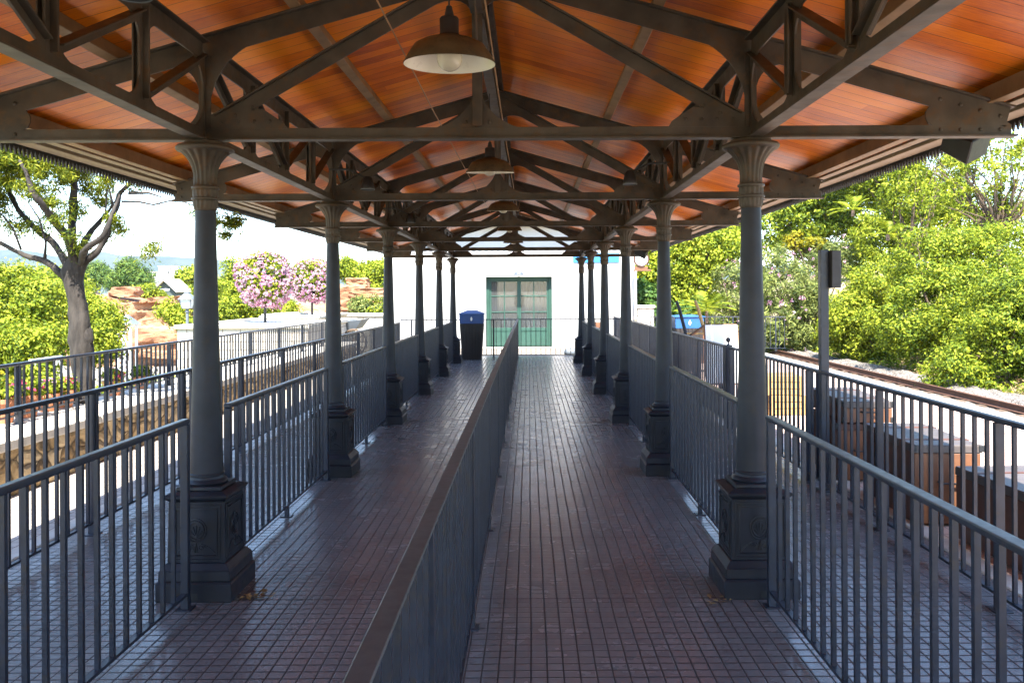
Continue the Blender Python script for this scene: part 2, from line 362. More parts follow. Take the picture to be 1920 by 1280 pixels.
# ------------------------------------------------------------------ ground surfaces
def sheet(name, x0, x1, y0, y1, z, mat, kind='structure'):
    m = MB(); m.add([(x0, y0, z), (x1, y0, z), (x1, y1, z), (x0, y1, z)], [(0, 1, 2, 3)])
    o = m.build(name, mat); o['kind'] = kind; return o
sheet('station_floor', -3.32, 2.72, -6, 23.2, 0.0, 'floor')
m = MB(); m.box(-3.46, -3.323, -6, 23.2, -0.2, 0.012); m.box(2.723, 2.86, -6, 25.4, -0.2, 0.012)
o = m.build('floor_kerb', 'capstone', bevel=0.008); o['kind'] = 'structure'
sheet('side_paving', -4.45, -3.463, -6, 26.5, -0.004, 'pave')
sheet('end_paving', -4.45, 2.72, 23.205, 26.6, -0.004, 'plaza')
sheet('platform_paving', 2.863, 6.3, -6, 34, -0.004, 'brick')
m = MB(); m.box(6.303, 6.6, -6, 34, -0.45, 0.01); o = m.build('platform_edge', 'capstone', bevel=0.01); o['kind'] = 'structure'
def ss(a, b, x):
    t = min(1, max(0, (x - a) / (b - a))); return t * t * (3 - 2 * t)
def gh(x, y):
    z = -0.06
    if x > 6.4: z = -0.5 + ss(8.9, 10.2, x) * 0.35 + ss(10, 20, x) * 3.0 - ss(40, 80, x) * 2
    elif x < -4.95: z = -0.06 - ss(5.2, 6.6, -x) * 0.55 - ss(8.0, 17, -x) * 1.3 * (1 - 0.4 * ss(50, 70, y))
    if abs(x) > 9: z += noise.noise(Vector((x * 0.12, y * 0.12, 0))) * 0.35
    return z
xs = [-1500, -900, -600, -400, -250, -160, -100, -70, -50] + [-40 + i for i in range(0, 35)] + [-4.95, -4.9, 6.4, 6.62, 8.9] + [9.4 + 0.8 * i for i in range(20)] + [28, 36, 50, 80, 150, 300, 700, 1500]
ys = [-60, -30, -10] + [-5 + 1.5 * i for i in range(50)] + [75, 85, 100, 130, 170, 240, 340, 500, 800, 1200, 2600]
m = MB(); m.v = [(x, y, gh(x, y)) for y in ys for x in xs]; nx = len(xs)
m.f = [(j * nx + i, j * nx + i + 1, (j + 1) * nx + i + 1, (j + 1) * nx + i) for j in range(len(ys) - 1) for i in range(nx - 1)]
o = m.build('ground', 'soil', smooth=True, angle=180); o['kind'] = 'structure'
# garden walk on the left, following the slope
m = MB(); pth = [(x, y) for y in range(26, 47, 2) for x in range(-26, -8, 2)]
yy = list(range(24, 47)); xx = [-24 + 0.8 * i for i in range(19)]
m.v = [(x, y, gh(x, y) + 0.03) for y in yy for x in xx]; n_ = len(xx)
m.f = [(j * n_ + i, j * n_ + i + 1, (j + 1) * n_ + i + 1, (j + 1) * n_ + i) for j in range(len(yy) - 1) for i in range(n_ - 1)]
o = m.build('garden_path', 'plaza', smooth=True, angle=180); o['kind'] = 'structure'
# ballast
m = MB(); xx = [6.62 + 0.07 * i for i in range(42)]; yy = [3 + 0.12 * j for j in range(270)]
def bz(x, y):
    z = -0.345 + noise.noise(Vector((x * 9, y * 9, 0))) * 0.018 + noise.noise(Vector((x * 2, y * 2, 5))) * 0.02
    z += 0.17 * ss(8.25, 8.55, x) * (1 - ss(9.0, 9.5, x)) * (0.7 + 0.5 * noise.noise(Vector((x * 4, y * 3, 9))))
    return z
m.v = [(x, y, bz(x, y)) for y in yy for x in xx]; n_ = len(xx)
m.f = [(j * n_ + i, j * n_ + i + 1, (j + 1) * n_ + i + 1, (j + 1) * n_ + i) for j in range(len(yy) - 1) for i in range(n_ - 1)]
o = m.build('track_ballast', 'gravel', smooth=True, angle=180); tag(o, 'pale grey crushed stone ballast under the rails', 'gravel', kind='stuff')

# railway track
t = empty('railway_track', (7.6, 3, -0.4), 'rusty narrow gauge railway track running past the platform', 'railway track')
def railprof(x):
    z = -0.32
    return [(x - 0.055, z), (x + 0.055, z), (x + 0.055, z + 0.012), (x + 0.012, z + 0.03), (x + 0.012, z + 0.09), (x + 0.033, z + 0.1), (x + 0.033, z + 0.125), (x - 0.033, z + 0.125), (x - 0.033, z + 0.1), (x - 0.012, z + 0.09), (x - 0.012, z + 0.03), (x - 0.055, z + 0.012)]
for x in (7.08, 8.14): m = MB(); m.prism(railprof(x), 18, 30, 'xz'); m.build('rail', 'rust', t)
m = MB(); m.box(6.8, 8.42, 3.2, 3.42, -0.45, -0.325); s0 = m.build('sleeper', 'bark2', t)
for i in range(1, 44):
    c = s0.copy(); col.objects.link(c); c.location = (0, 0.66 * i, 0)

# ------------------------------------------------------------------ columns
def make_column(x, y, name='iron_column'):
    t = empty(name, (x, y, 0))
    m = MB()
    m.frus(x, y, 0.211, 0, 0.211, 0.103); m.frus(x, y, 0.211, 0.103, 0.2, 0.112); m.frus(x, y, 0.2, 0.112, 0.198, 0.168)
    m.frus(x, y, 0.198, 0.168, 0.168, 0.205); m.frus(x, y, 0.162, 0.205, 0.157, 0.545)
    m.frus(x, y, 0.157, 0.545, 0.178, 0.566); m.frus(x, y, 0.181, 0.566, 0.181, 0.58); m.frus(x, y, 0.181, 0.58, 0.14, 0.597)
    m.frus(x, y, 0.128, 0.597, 0.126, 0.62)
    pl = m.build('plinth', 'column', t, bevel=0.004)
    # relief: raised frame, ring and scrolls on each face
    m = MB(); q = 0.161
    def relief(fn):
        def tb(pts, r, n=5): m.tube([fn(a, b, c) for a, b, c in pts], r, n)
        tb([(-0.115, 0.245, 0), (0.115, 0.245, 0), (0.115, 0.505, 0), (-0.115, 0.505, 0), (-0.115, 0.245, 0)], 0.0055)
        tb([(-0.135, 0.225, 0), (0.135, 0.225, 0), (0.135, 0.525, 0), (-0.135, 0.525, 0), (-0.135, 0.225, 0)], 0.004)
        for rr in (0.056, 0.043): tb([(rr * math.cos(a * PI / 9), 0.385 + rr * 1.15 * math.sin(a * PI / 9), 0) for a in range(19)], 0.0045)
        for sg in (-1, 1):
            tb([(sg * (0.028 + 0.02 * (1 - k / 14) * math.cos(k * 0.8)), 0.29 + 0.02 * (1 - k / 14) * math.sin(k * 0.8), 0) for k in range(13)], 0.004)
            tb([(sg * 0.045, 0.305, 0), (sg * 0.075, 0.29, 0), (sg * 0.105, 0.262, 0)], 0.0045)
        for k in range(5):
            a = R(30 + 30 * k); tb([(0, 0.345, 0), (0.038 * math.cos(a), 0.345 + 0.07 * math.sin(a), 0)], 0.004)
        tb([(-0.008, 0.262, 0), (0, 0.315, 0), (0.008, 0.262, 0)], 0.005)
    relief(lambda a, b, c: (x + a, y - q, b)); relief(lambda a, b, c: (x + q, y + a, b)); relief(lambda a, b, c: (x - q, y - a, b))
    m.build('plinth_relief', 'column', pl, smooth=True)
    # drain holes
    m = MB(); m.box(x - 0.012, x + 0.025, y - 0.2125, y - 0.19, 0.015, 0.05); m.box(x + 0.19, x + 0.2125, y - 0.02, y + 0.03, 0.015, 0.06); m.box(x - 0.2125, x - 0.19, y - 0.02, y + 0.03, 0.015, 0.06)
    m.build('drain_hole', 'black', pl)
    m = MB(); pr = [(0.112, 0.62), (0.118, 0.63), (0.112, 0.641), (0.1, 0.65), (0.096, 0.664), (0.099, 0.668), (0.099, 0.676), (0.094, 0.682)]
    for i in range(13):
        z = 0.7 + i * (2.19 - 0.7) / 12; k = i / 12; pr.append((0.093 - 0.037 * (k ** 0.85), z))
    m.lathe(x, y, pr, 32); m.build('shaft', 'column', t, smooth=True, angle=35)
    m = MB(); f = lambda t_, z: 1 + (0.05 * math.cos(16 * t_) if (2.2 < z < 2.24 or 2.262 < z < 2.302 or 2.335 < z < 2.52) else 0)
    pr = [(0.056, 2.185), (0.062, 2.192), (0.064, 2.21), (0.067, 2.238), (0.068, 2.242), (0.078, 2.247), (0.078, 2.256), (0.068, 2.261), (0.067, 2.266), (0.067, 2.3), (0.068, 2.304), (0.077, 2.31), (0.077, 2.32), (0.066, 2.326), (0.062, 2.34), (0.0605, 2.37), (0.063, 2.4), (0.071, 2.435), (0.085, 2.467), (0.105, 2.495), (0.128, 2.518), (0.136, 2.523), (0.154, 2.526), (0.161, 2.534), (0.161, 2.545), (0.152, 2.556), (0.118, 2.562), (0.115, 2.577)]
    m.lathe(x, y, pr, 96, f); m.build('capital', M['truss'], t, smooth=True, angle=50)
    return t
proto = make_column(XL, YC[1])
tag(proto, 'nearest dark iron column on the left, with its plinth beside the left aisle', 'column', 'iron columns under the platform canopy')
for i in range(1, 7):
    for side, x in (('left', XL), ('right', XR)):
        if i == 1 and side == 'left': continue
        c = copy_tree(proto); c.location = (x, YC[i], 0)
        c['label'] = f'{ORD[i-1]} dark fluted iron column from the camera in the {side} row' if i < 6 else f'farthest and smallest iron column at the end of the {side} row'

# ------------------------------------------------------------------ roof trusses
def rivet(m, x, y, z, r=0.011):
    m.ball((x, y, z), r, 8, 4, 1, 0.55, 1)
def make_truss(Y):
    t = empty('roof_truss', (CX, Y, 2.588)); n = Vector((SL, 0, 1)).normalized()
    for s_ in (-1, 1):
        m = MB(); up = Vector((s_ * SL, 0, 1)).normalized(); d = Vector((s_, 0, -SL)).normalized()
        a = Vector((CX, Y, TOPZ)); b = Vector((CX + s_ * TE, Y, top(TE)))
        m.bar(a - up * 0.066, b - up * 0.066, 0.012, 0.12, up); m.bar(a - up * 0.006, b + d * 0.01 - up * 0.006, 0.085, 0.012, up)
        m.build('top_chord', 'truss', t, bevel=0.002)
        # column strut, cruciform with curved gussets
        m = MB(); x = CX + s_ * CO; m.box(x - 0.035, x + 0.035, Y - 0.006, Y + 0.006, 2.66, top(CO) - 0.115); m.box(x - 0.006, x + 0.006, Y - 0.038, Y - 0.007, 2.612, top(CO) - 0.10)
        m.box(x - 0.006, x + 0.006, Y + 0.007, Y + 0.038, 2.612, top(CO) - 0.10)
        m.build('strut', 'truss', t, bevel=0.002)
        m = MB()
        zc = lambda u: top(u) - 0.128
        ui = CO - 0.035; m.prism([(CX + s_ * u, z) for u, z in fillet((ui, zc(ui) + 0.006), (-1, SL), (0, -1), 0.24)], Y, 0.010); m.build('knee_plate', 'truss', t); m = MB()
        uo = CO + 0.035; m.prism([(CX + s_ * u, z) for u, z in fillet((uo, zc(uo) + 0.006), (1, -SL), (0, -1), 0.17)], Y, 0.010); m.build('knee_plate', 'truss', t); m = MB()
        m.prism([(CX + s_ * u, z) for u, z in fillet((uo, 2.655), (1, 0), (0, 1), 0.12)], Y, 0.010); m.build('foot_gusset', 'truss', t); m = MB()
        m.prism([(CX + s_ * u, z) for u, z in [(CO - 0.036, 2.655), (1.1, 2.655), (1.12, 2.69), (1.24, 2.77), (CO - 0.036, 2.74)]], Y, 0.016)
        for u, z in ((1.2, 2.70), (1.29, 2.70), (1.38, 2.70), (1.47, 2.70), (1.4, 2.735), (1.3, 2.78)): rivet(m, CX + s_ * u, Y - 0.011, z)
        m.build('gusset_plate', 'truss', t)
        # diagonal brace to the ridge
        m = MB(); a = Vector((CX + s_ * 1.5, Y, 2.695)); b = Vector((CX + s_ * 0.05, Y, 3.52)); dd = (b - a).normalized(); u2 = Vector((-dd.z * (1 if dd.x > 0 else -1), 0, abs(dd.x)))
        m.bar(a, b, 0.014, 0.075, u2); m.bar(a + u2 * 0.043, b + u2 * 0.043, 0.07, 0.010, u2); m.build('diagonal_brace', 'truss', t, bevel=0.002)
        # eave end plate
        m = MB(); e = [(3.07, 2.655), (2.63, 2.655), (2.6, 2.67), (2.585, 2.7), (2.585, 2.735), (2.61, top(2.61) - 0.128), (3.07, top(3.07) - 0.1)]
        m.prism([(CX + s_ * u, z) for u, z in e], Y, 0.014)
        for k in range(4): u = 2.67 + 0.115 * k; rivet(m, CX + s_ * u, Y - 0.010, top(u) - 0.075, 0.012); rivet(m, CX + s_ * u, Y - 0.010, 2.632, 0.011)
        m.build('end_plate', 'truss', t)
    m = MB(); m.box(CX - TE, CX + TE, Y - 0.006, Y + 0.006, 2.6, 2.66); m.box(CX - TE - 0.02, CX + TE + 0.02, Y - 0.04, Y + 0.04, 2.588, 2.5995)
    m.build('bottom_chord', 'truss', t, bevel=0.002)
    m = MB(); m.box(CX - 0.03, CX + 0.03, Y - 0.034, Y - 0.024, 2.66, 3.54); m.box(CX - 0.006, CX + 0.006, Y - 0.0235, Y + 0.034, 2.66, 3.5)
    m.build('king_post', 'truss', t, bevel=0.002)
    m = MB()
    for s_ in (-1, 1):
        m.prism([(CX + s_ * u, z) for u, z in fillet((0.007, 3.505), (1, -0.575), (0, -1), 0.27, k=0.12)], Y, 0.009)
        m.prism([(CX + s_ * u, z) for u, z in [(0.007, 3.61), (0.42, 3.50), (0.40, 3.41), (0.30, 3.36), (0.007, 3.50)]], Y, 0.0082)
        for u, z in ((0.12, 3.54), (0.24, 3.505), (0.36, 3.475), (0.06, 3.47)): rivet(m, CX + s_ * u, Y - 0.009, z)
    m.build('ridge_plate', 'truss', t)
    for s_ in (-1, 1):
        m = MB(); m.prism([(CX + s_ * u, z) for u, z in fillet((0.007, 2.655), (1, 0), (0, 1), 0.24)], Y, 0.009); rivet(m, CX + s_ * 0.07, Y - 0.009, 2.69); m.build('foot_gusset', 'truss', t)
    return t
tr = make_truss(YC[1]); tag(tr, 'nearest whole iron roof truss, spanning the first pair of columns', 'roof truss', 'iron trusses carrying the canopy roof')
for i in (2, 3, 4, 5, 6, 0):
    c = copy_tree(tr); c.location.y = YC[i]
    c['label'] = {0: 'iron roof truss just above the camera, cut by the top edge of the photo'}.get(i, f'iron roof truss over the {ORD[i-1]} pair of columns' if i < 6 else 'last iron roof truss at the far end, over the farthest pair of columns')

# longitudinal girders
def make_girder(x, Y):
    t = empty('lattice_girder', (x, Y, 2.578)); L = 3.2; y1 = Y + L
    m = MB(); m.box(x - 0.042, x + 0.042, Y + 0.001, y1 - 0.001, 2.578, 2.5865); m.box(x - 0.0055, x + 0.0055, Y + 0.045, y1 - 0.045, 2.5865, 2.648); m.build('bottom_chord', 'truss', t, bevel=0.002)
    m = MB(); m.box(x - 0.0055, x + 0.0055, Y + 0.042, y1 - 0.042, 3.045, 3.142); m.box(x - 0.045, x + 0.045, Y + 0.042, y1 - 0.042, 3.1425, 3.152); m.build('top_chord', 'truss', t, bevel=0.002)
    for k in (1, 2, 3):
        y = Y + 0.8 * k; m = MB(); m.box(x - 0.037, x + 0.037, y - 0.006, y + 0.006, 2.652, 3.1); m.box(x - 0.0065, x + 0.0065, y - 0.036, y - 0.0065, 2.64, 3.06); m.box(x - 0.0065, x + 0.0065, y + 0.0065, y + 0.036, 2.64, 3.06)
        m.box(x - 0.037, x - 0.029, y - 0.03, y + 0.03, 2.66, 3.09)
        m.build('vertical_post', 'truss', t, bevel=0.0015)
        for sg in (-1, 1):
            for zc, dz in ((2.647, 1), (3.046, -1)):
                m = MB(); m.prism(fillet((y + sg * 0.036, zc), (sg, 0), (0, dz), 0.11), x, 0.0095, 'yz'); m.build('gusset_plate', 'truss', t)
    for a, b in ((Y + 0.05, Y + 0.77), (Y + 0.83, Y + 1.56), (y1 - 0.05, y1 - 0.77), (y1 - 0.83, y1 - 1.56)):
        p = Vector((x, a, 3.07)); q = Vector((x, b, 2.69)); d = (q - p).normalized(); u = Vector((0, -d.z, d.y)); u = u if u.z > 0 else -u
        m = MB(); m.bar(p, q, 0.075, 0.009, u); m.bar(p - u * 0.023, q - u * 0.023, 0.011, 0.036, u); m.build('diagonal_brace', 'truss', t, bevel=0.0015)
    for y_, sg in ((Y + 0.04, 1), (y1 - 0.04, -1)):
        m = MB(); m.prism(fillet((y_, 2.647), (sg, 0), (0, 1), 0.13), x, 0.0095, 'yz'); m.build('gusset_plate', 'truss', t); m = MB(); m.prism(fillet((y_, 3.046), (sg, 0), (0, -1), 0.13), x, 0.0095, 'yz'); m.build('gusset_plate', 'truss', t)
    return t
g0 = make_girder(XL, YC[1]); tag(g0, 'left lattice girder between the first and second columns of the left row', 'girder', 'lattice girders joining the column heads')
for i in range(6):
    for side, x in (('left', XL), ('right', XR)):
        if i == 1 and side == 'left': continue
        c = copy_tree(g0); c.location.x = x; c.location.y = YC[i]
        c['label'] = f'{side} lattice girder nearest the camera, running out of the top of the photo' if i == 0 else f'{side} lattice girder between the {ORD[i-1].replace("nearest","first")} and {ORD[i]} columns of the {side} row'

# ------------------------------------------------------------------ canopy roof
rf = empty('canopy_roof', (CX, ROOF0, 2.75), 'long pitched canopy roof with orange varnished plank ceiling and toothed eaves', 'roof')
CEIL = 0.095
for s_ in (-1, 1):
    m = MB(); u0, u1 = 0.0, 3.16
    p = [(CX + s_ * u, top(u) + CEIL) for u in (u0, u1)]
    q = [(p[0][0], p[0][1] + 0.05), (p[1][0], p[1][1] + 0.05)]
    vs = [];
    m.add([(p[0][0], ROOF0, p[0][1]), (p[1][0], ROOF0, p[1][1]), (p[1][0], ROOF1, p[1][1]), (p[0][0], ROOF1, p[0][1]),
           (q[0][0], ROOF0, q[0][1]), (q[1][0], ROOF0, q[1][1]), (q[1][0], ROOF1, q[1][1]), (q[0][0], ROOF1, q[0][1])],
          [(0, 1, 2, 3), (4, 7, 6, 5), (0, 4, 5, 1), (2, 6, 7, 3), (1, 5, 6, 2)])
    m.build('plank_ceiling', 'planks', rf)
    for u in (1.05, 2.1):
        m = MB(); up = Vector((s_ * SL, 0, 1)).normalized(); c = Vector((CX + s_ * u, 0, top(u) + 0.046))
        m.bar((c.x, ROOF0, c.z), (c.x, ROOF1, c.z), 0.065, 0.088, up); m.build('purlin', 'purlin', rf, bevel=0.003)
    m = MB(); u = 2.98; m.box(*sorted((CX + s_ * (u - 0.04), CX + s_ * (u + 0.04))), ROOF0, ROOF1, top(u) - 0.01, top(u) + 0.088); m.build('purlin', 'purlin', rf, bevel=0.003)
    # eave soffit strips and gutter board
    m = MB(); m.box(*sorted((CX + s_ * 3.085, CX + s_ * 3.165)), ROOF0, ROOF1, 2.79, 2.806); m.box(*sorted((CX + s_ * 3.20, CX + s_ * 3.335)), ROOF0, ROOF1, 2.775, 2.80); m.build('eave_soffit', 'zinc', rf, bevel=0.003)
    m = MB(); x0 = CX + s_ * 3.345; m.box(*sorted((x0, x0 + s_ * 0.02)), ROOF0, ROOF1, 2.765, 2.87)
    m.box(*sorted((CX + s_ * 3.167, x0)), ROOF0, ROOF1, 2.81, 2.86)
    y = 0.0; zt = 2.766
    while y < ROOF1 - 0.05:
        m.add([(x0, y, zt), (x0, y + 0.052, zt), (x0, y + 0.026, zt - 0.062), (x0 + s_ * 0.012, y, zt), (x0 + s_ * 0.012, y + 0.052, zt), (x0 + s_ * 0.012, y + 0.026, zt - 0.062)], [(0, 1, 2), (5, 4, 3), (0, 2, 5, 3), (2, 1, 4, 5)]); y += 0.052
    m.build('toothed_fascia', 'black', rf)
    # gable end board
    m = MB(); poly = []
    N = 60
    for k in range(N + 1): u = 3.3 * k / N; poly.append((CX + s_ * u, top(u) + 0.15))
    for k in range(N, -1, -1):
        u = 3.3 * k / N; poly.append((CX + s_ * u, top(u) + (0.0 if k % 2 else 0.05)))
    m.prism(poly, ROOF1 + 0.012, 0.02); m.build('gable_board', 'zinc', rf)
m = MB(); m.box(CX - 0.05, CX - 0.038, ROOF0, ROOF1, TOPZ + 0.0, TOPZ + 0.08); m.box(CX + 0.038, CX + 0.05, ROOF0, ROOF1, TOPZ, TOPZ + 0.08); m.box(CX - 0.05, CX + 0.05, ROOF0, ROOF1, TOPZ + 0.002, TOPZ + 0.012); m.build('ridge_beam', 'truss', rf)

# ridge bracing: vertical web strips running between king posts
def ridge_girder(Y):
    t = empty('ridge_girder', (CX, Y, 3.3)); y0 = Y + 0.05; y1 = Y + 3.15; x = CX
    m = MB(); m.box(x - 0.035, x + 0.035, y0, y1, 3.30, 3.309); m.box(x - 0.005, x + 0.005, y0, y1, 3.309, 3.37); m.build('bottom_chord', 'truss', t)
    m = MB(); m.box(x - 0.005, x + 0.005, y0, y1, 3.55, 3.635); m.build('top_chord', 'truss', t)
    for k in range(1, 4):
        y = Y + 0.8 * k; m = MB(); m.box(x - 0.03, x + 0.03, y - 0.006, y + 0.006, 3.31, 3.63); m.build('vertical_post', 'truss', t)
    for y_, sg in ((y0, 1), (y1, -1)):
        m = MB(); m.prism(fillet((y_, 3.368), (sg, 0), (0, 1), 0.16), x, 0.008, 'yz'); m.build('gusset_plate', 'truss', t); m = MB(); m.prism(fillet((y_, 3.3), (sg, 0), (0, -1), 0.3), x, 0.008, 'yz'); m.build('gusset_plate', 'truss', t)
    return t
r0 = ridge_girder(YC[1]); tag(r0, 'shallow iron girder under the ridge between the first and second trusses', 'girder', 'shallow girders under the ridge')
for i in (0, 2, 3, 4, 5):
    c = copy_tree(r0); c.location.y = YC[i]
    c['label'] = 'shallow iron girder under the ridge, before the first whole truss' if i == 0 else f'shallow iron girder under the ridge between the {ORD[i-1]} and {ORD[i]} trusses'

# ------------------------------------------------------------------ pendant lamps
def pendant(x, y, z, ztop):
    t = empty('pendant_lamp', (x, y, z))
    m = MB(); m.lathe(x, y, [(0.197, z - 0.003), (0.197, z + 0.001), (0.168, z + 0.05), (0.148, z + 0.078), (0.11, z + 0.098), (0.06, z + 0.11), (0.05, z + 0.116)], 40, cap=False); m.build('lamp_shade', 'shade', t, smooth=True)
    m = MB(); m.lathe(x, y, [(0.195, z - 0.003), (0.166, z + 0.048), (0.146, z + 0.075), (0.108, z + 0.095), (0.02, z + 0.108)], 40, cap=False); m.build('enamel_lining', 'enamel', t, smooth=True)
    m = MB(); m.lathe(x, y, [(0.05, z + 0.112), (0.043, z + 0.122), (0.04, z + 0.128), (0.041, z + 0.188), (0.036, z + 0.195), (0.021, z + 0.2), (0.012, z + 0.24), (0.004, z + 0.246)], 24); m.build('lamp_holder', 'black', t, smooth=True)
    m = MB(); m.ball((x, y, z + 0.022), 0.055, 20, 12, 1, 1, 1); m.lathe(x, y, [(0.02, z + 0.07), (0.018, z + 0.105)], 12); m.build('bulb', 'bulb', t, smooth=True)
    m = MB(); m.tube([(x, y, z + 0.24), (x, y, ztop)], 0.004, 6); m.build('cord', 'black', t)
    return t
LY = [3.64, 6.9, 10.1, 13.3, 16.5, 19.7]
p0 = pendant(-0.334, LY[0], 2.68, 3.72); p0.rotation_euler.x = 0.05
tag(p0, 'nearest and largest enamel pendant lamp, its white underside and bulb showing', 'pendant lamp', 'pendant lamps hung in a row under the ridge')
for i in range(1, 6):
    c = copy_tree(p0); c.location = (-0.31 if i < 2 else -0.30, LY[i], 2.68); c.rotation_euler.x = 0.09
    c['label'] = f'{ORD[i]} pendant lamp from the camera along the ridge' if i < 5 else 'farthest and smallest pendant lamp in the row under the ridge'
# cables
for x, lab in ((-0.55, 'thin brown cable strung along the canopy, left of the lamps'), (-0.155, 'thin brown cable strung along the canopy, right of the lamps')):
    m = MB(); m.tube([(x + (0.0), 0.5, 2.79), (x - 0.003, 4.93, 2.765), (x, 9, 2.80), (x, 12.2, 2.87), (x + 0.02, 14.4, 3.3)], 0.0035, 6); o = m.build('overhead_cable', 'cable', origin=(x, 0.5, 2.79)); tag(o, lab, 'cable')
# small spot lamps on the girders
def spot(x, y, z, sx):
    t = empty('spot_lamp', (x, y, z))
    m = MB(); m.lathe(x, y, [(0.062, z), (0.064, z + 0.004), (0.062, z + 0.03), (0.045, z + 0.1), (0.03, z + 0.12)], 20, cap=False); m.build('lamp_body', 'black', t, smooth=True)
    m = MB(); m.lathe(x, y, [(0.066, z - 0.004), (0.066, z + 0.006)], 20, cap=False); m.lathe(x, y, [(0.06, z + 0.004), (0.001, z + 0.006)], 20, cap=False); m.build('rim', 'lampgrey', t, smooth=True)
    m = MB(); m.bar((x, y, z + 0.1), (x + sx * 0.5, y, 2.87), 0.018, 0.018, Vector((0, 1, 0))); m.bar((x + sx * 0.5, y, 2.87), (x + sx, y, 2.87), 0.018, 0.018); m.build('bracket', 'black', t)
    return t
sp0 = spot(XL + 0.36, 8.0, 2.68, -0.36); tag(sp0, 'small black spot lamp on the left girder behind the second truss', 'spot lamp', 'small spot lamps fixed to the girders')
for (x, y, z, lab) in ((XL + 0.5, 2.95, 2.735, 'small spot lamp at the top left edge, its bright rim showing'), (XR - 0.37, 7.7, 2.68, 'small black spot lamp on the right girder behind the second truss'), (XL + 0.3, 11.3, 2.64, 'small black spot lamp on the left girder by the third truss')):
    c = copy_tree(sp0); c.location = (x, y, z); c['label'] = lab
    if x > 0: c.rotation_euler.z = PI
# floodlight boxes under the right eave
def flood(x, y, z, s, lab, rot):
    t = empty('loudspeaker', (x, y, z), lab, 'loudspeaker')
    m = MB(); m.add([(-0.5*s, -0.4*s, -0.3*s), (0.5*s, -0.4*s, -0.3*s), (0.3*s, 0.4*s, -0.22*s), (-0.3*s, 0.4*s, -0.22*s), (-0.5*s, -0.4*s, 0.3*s), (0.5*s, -0.4*s, 0.3*s), (0.3*s, 0.4*s, 0.22*s), (-0.3*s, 0.4*s, 0.22*s)], [(3, 2, 1, 0), (4, 5, 6, 7), (0, 1, 5, 4), (1, 2, 6, 5), (2, 3, 7, 6), (3, 0, 4, 7)])
    m.v = [tuple(Vector(v) + Vector((x, y, z))) for v in m.v]
    b = m.build('cabinet', 'black', t, bevel=0.008); b.rotation_euler = rot
    m = MB(); m.bar((x, y, z), (x - 0.02, y, z + 0.28 * s + 0.08), 0.03, 0.012); m.build('bracket', 'black', t)
flood(2.83, 5.55, 2.66, 0.27, 'dark tilted loudspeaker hung under the right eave by the nearest truss end', (R(25), R(-20), R(35)))
flood(2.72, 20.4, 2.67, 0.3, 'small dark loudspeaker under the right eave next to the station clock', (R(20), R(25), R(-30)))

# ------------------------------------------------------------------ railings
def railing(label, p0, p1, z0, zt, posts, group=None, sp=0.131, hand=(0.045, 0.03), pw=0.04, handmat='rail', name='railing', feet=True, bw=0.02):
    p0 = Vector((*p0, z0)); p1 = Vector((*p1, z0)); L = (p1 - p0).length; d = (p1 - p0) / L
    t = empty(name, p0, label, 'railing', group)
    m = MB(); hz = zt - hand[1] / 2; m.bar(p0 + ZUP * (hz - z0), p1 + ZUP * (hz - z0), *hand); m.build('handrail', handmat, t, bevel=0.008 if hand[1] > 0.025 else 0.004, seg=2)
    zb = z0 + 0.085; m = MB(); m.bar(p0 + ZUP * 0.085, p1 + ZUP * 0.085, 0.03, 0.016); m.build('bottom_rail', 'rail', t)
    for q in posts:
        c = p0 + d * q; m = MB(); m.bar(c, c + ZUP * (zt - hand[1] - z0), pw, pw if pw < 0.05 else 0.03, Vector((d.x, d.y, 0)))
        m.bar(c, c + ZUP * 0.008, pw * 2, pw * 2, Vector((d.x, d.y, 0))); m.build('post', 'rail', t, bevel=0.002)
    m = MB(); m.bar(p0 + ZUP * 0.093, p0 + ZUP * (zt - hand[1] - z0), bw, bw, Vector((d.x, d.y, 0)))
    n = int(L / sp); off = (L - n * sp) / 2; ks = [off + i * sp for i in range(n + 1)]
    ks = [k for k in ks if all(abs(k - q) > pw * 0.6 + bw * 0.5 for q in posts)]
    dist = sorted(ks, key=lambda k: (p0 + d * k).length)
    near = set(dist[:100]); first = None
    for k in ks:
        if k not in near: continue
        if first is None: first = m.build('baluster', 'rail', t); o = first
        else: o = first.copy(); col.objects.link(o)
        o.location = d * k
    rest = [k for k in ks if k not in near]
    if rest:
        m = MB()
        for k in rest: m.bar(p0 + d * k + ZUP * 0.093, p0 + d * k + ZUP * (zt - hand[1] - z0), bw, bw, Vector((d.x, d.y, 0)))
        o = m.build('balusters', 'rail', t); o['kind'] = 'stuff'
    return t
G1 = 'railing panels between the columns'
for side, x in (('left', XL), ('right', XR + 0.02)):
    for i in range(0, 6):
        a = YC[i] + 0.33; b = YC[i + 1] - 0.29; L = b - a
        lab = f'{side} railing panel in front of the nearest {side} column, cut by the photo edge' if i == 0 else f'dark metal railing panel between the {ORD[i-1].replace("nearest","first")} and {ORD[i]} columns of the {side} row'
        t = railing(lab, (x, a), (x, b), 0, 1.03, [0.02, L - 0.02], G1, hand=(0.05, 0.022) if side == 'right' else (0.045, 0.03))
        m = MB(); m.box(x - 0.015, x + 0.015, a + L / 2 - 0.015, a + L / 2 + 0.015, 0.008, 0.077); m.box(x - 0.04, x + 0.04, a + L / 2 - 0.04, a + L / 2 + 0.04, 0, 0.008); m.build('foot', 'rail', t)
railing('long centre railing with broad worn handrail dividing the two aisles', (-0.303, 0.7), (-0.303, 22.42), 0, 1.03, [0.02 + 1.81 * i for i in range(13)], hand=(0.05, 0.014), handmat='capiron')
railing('long railing on the paving kerb left of the left columns, before the stone wall', (-3.12, 1.0), (-3.12, 20.6), 0, 1.03, [1.93 + 1.576 * i - 0.0 for i in range(-1, 12)], pw=0.05)
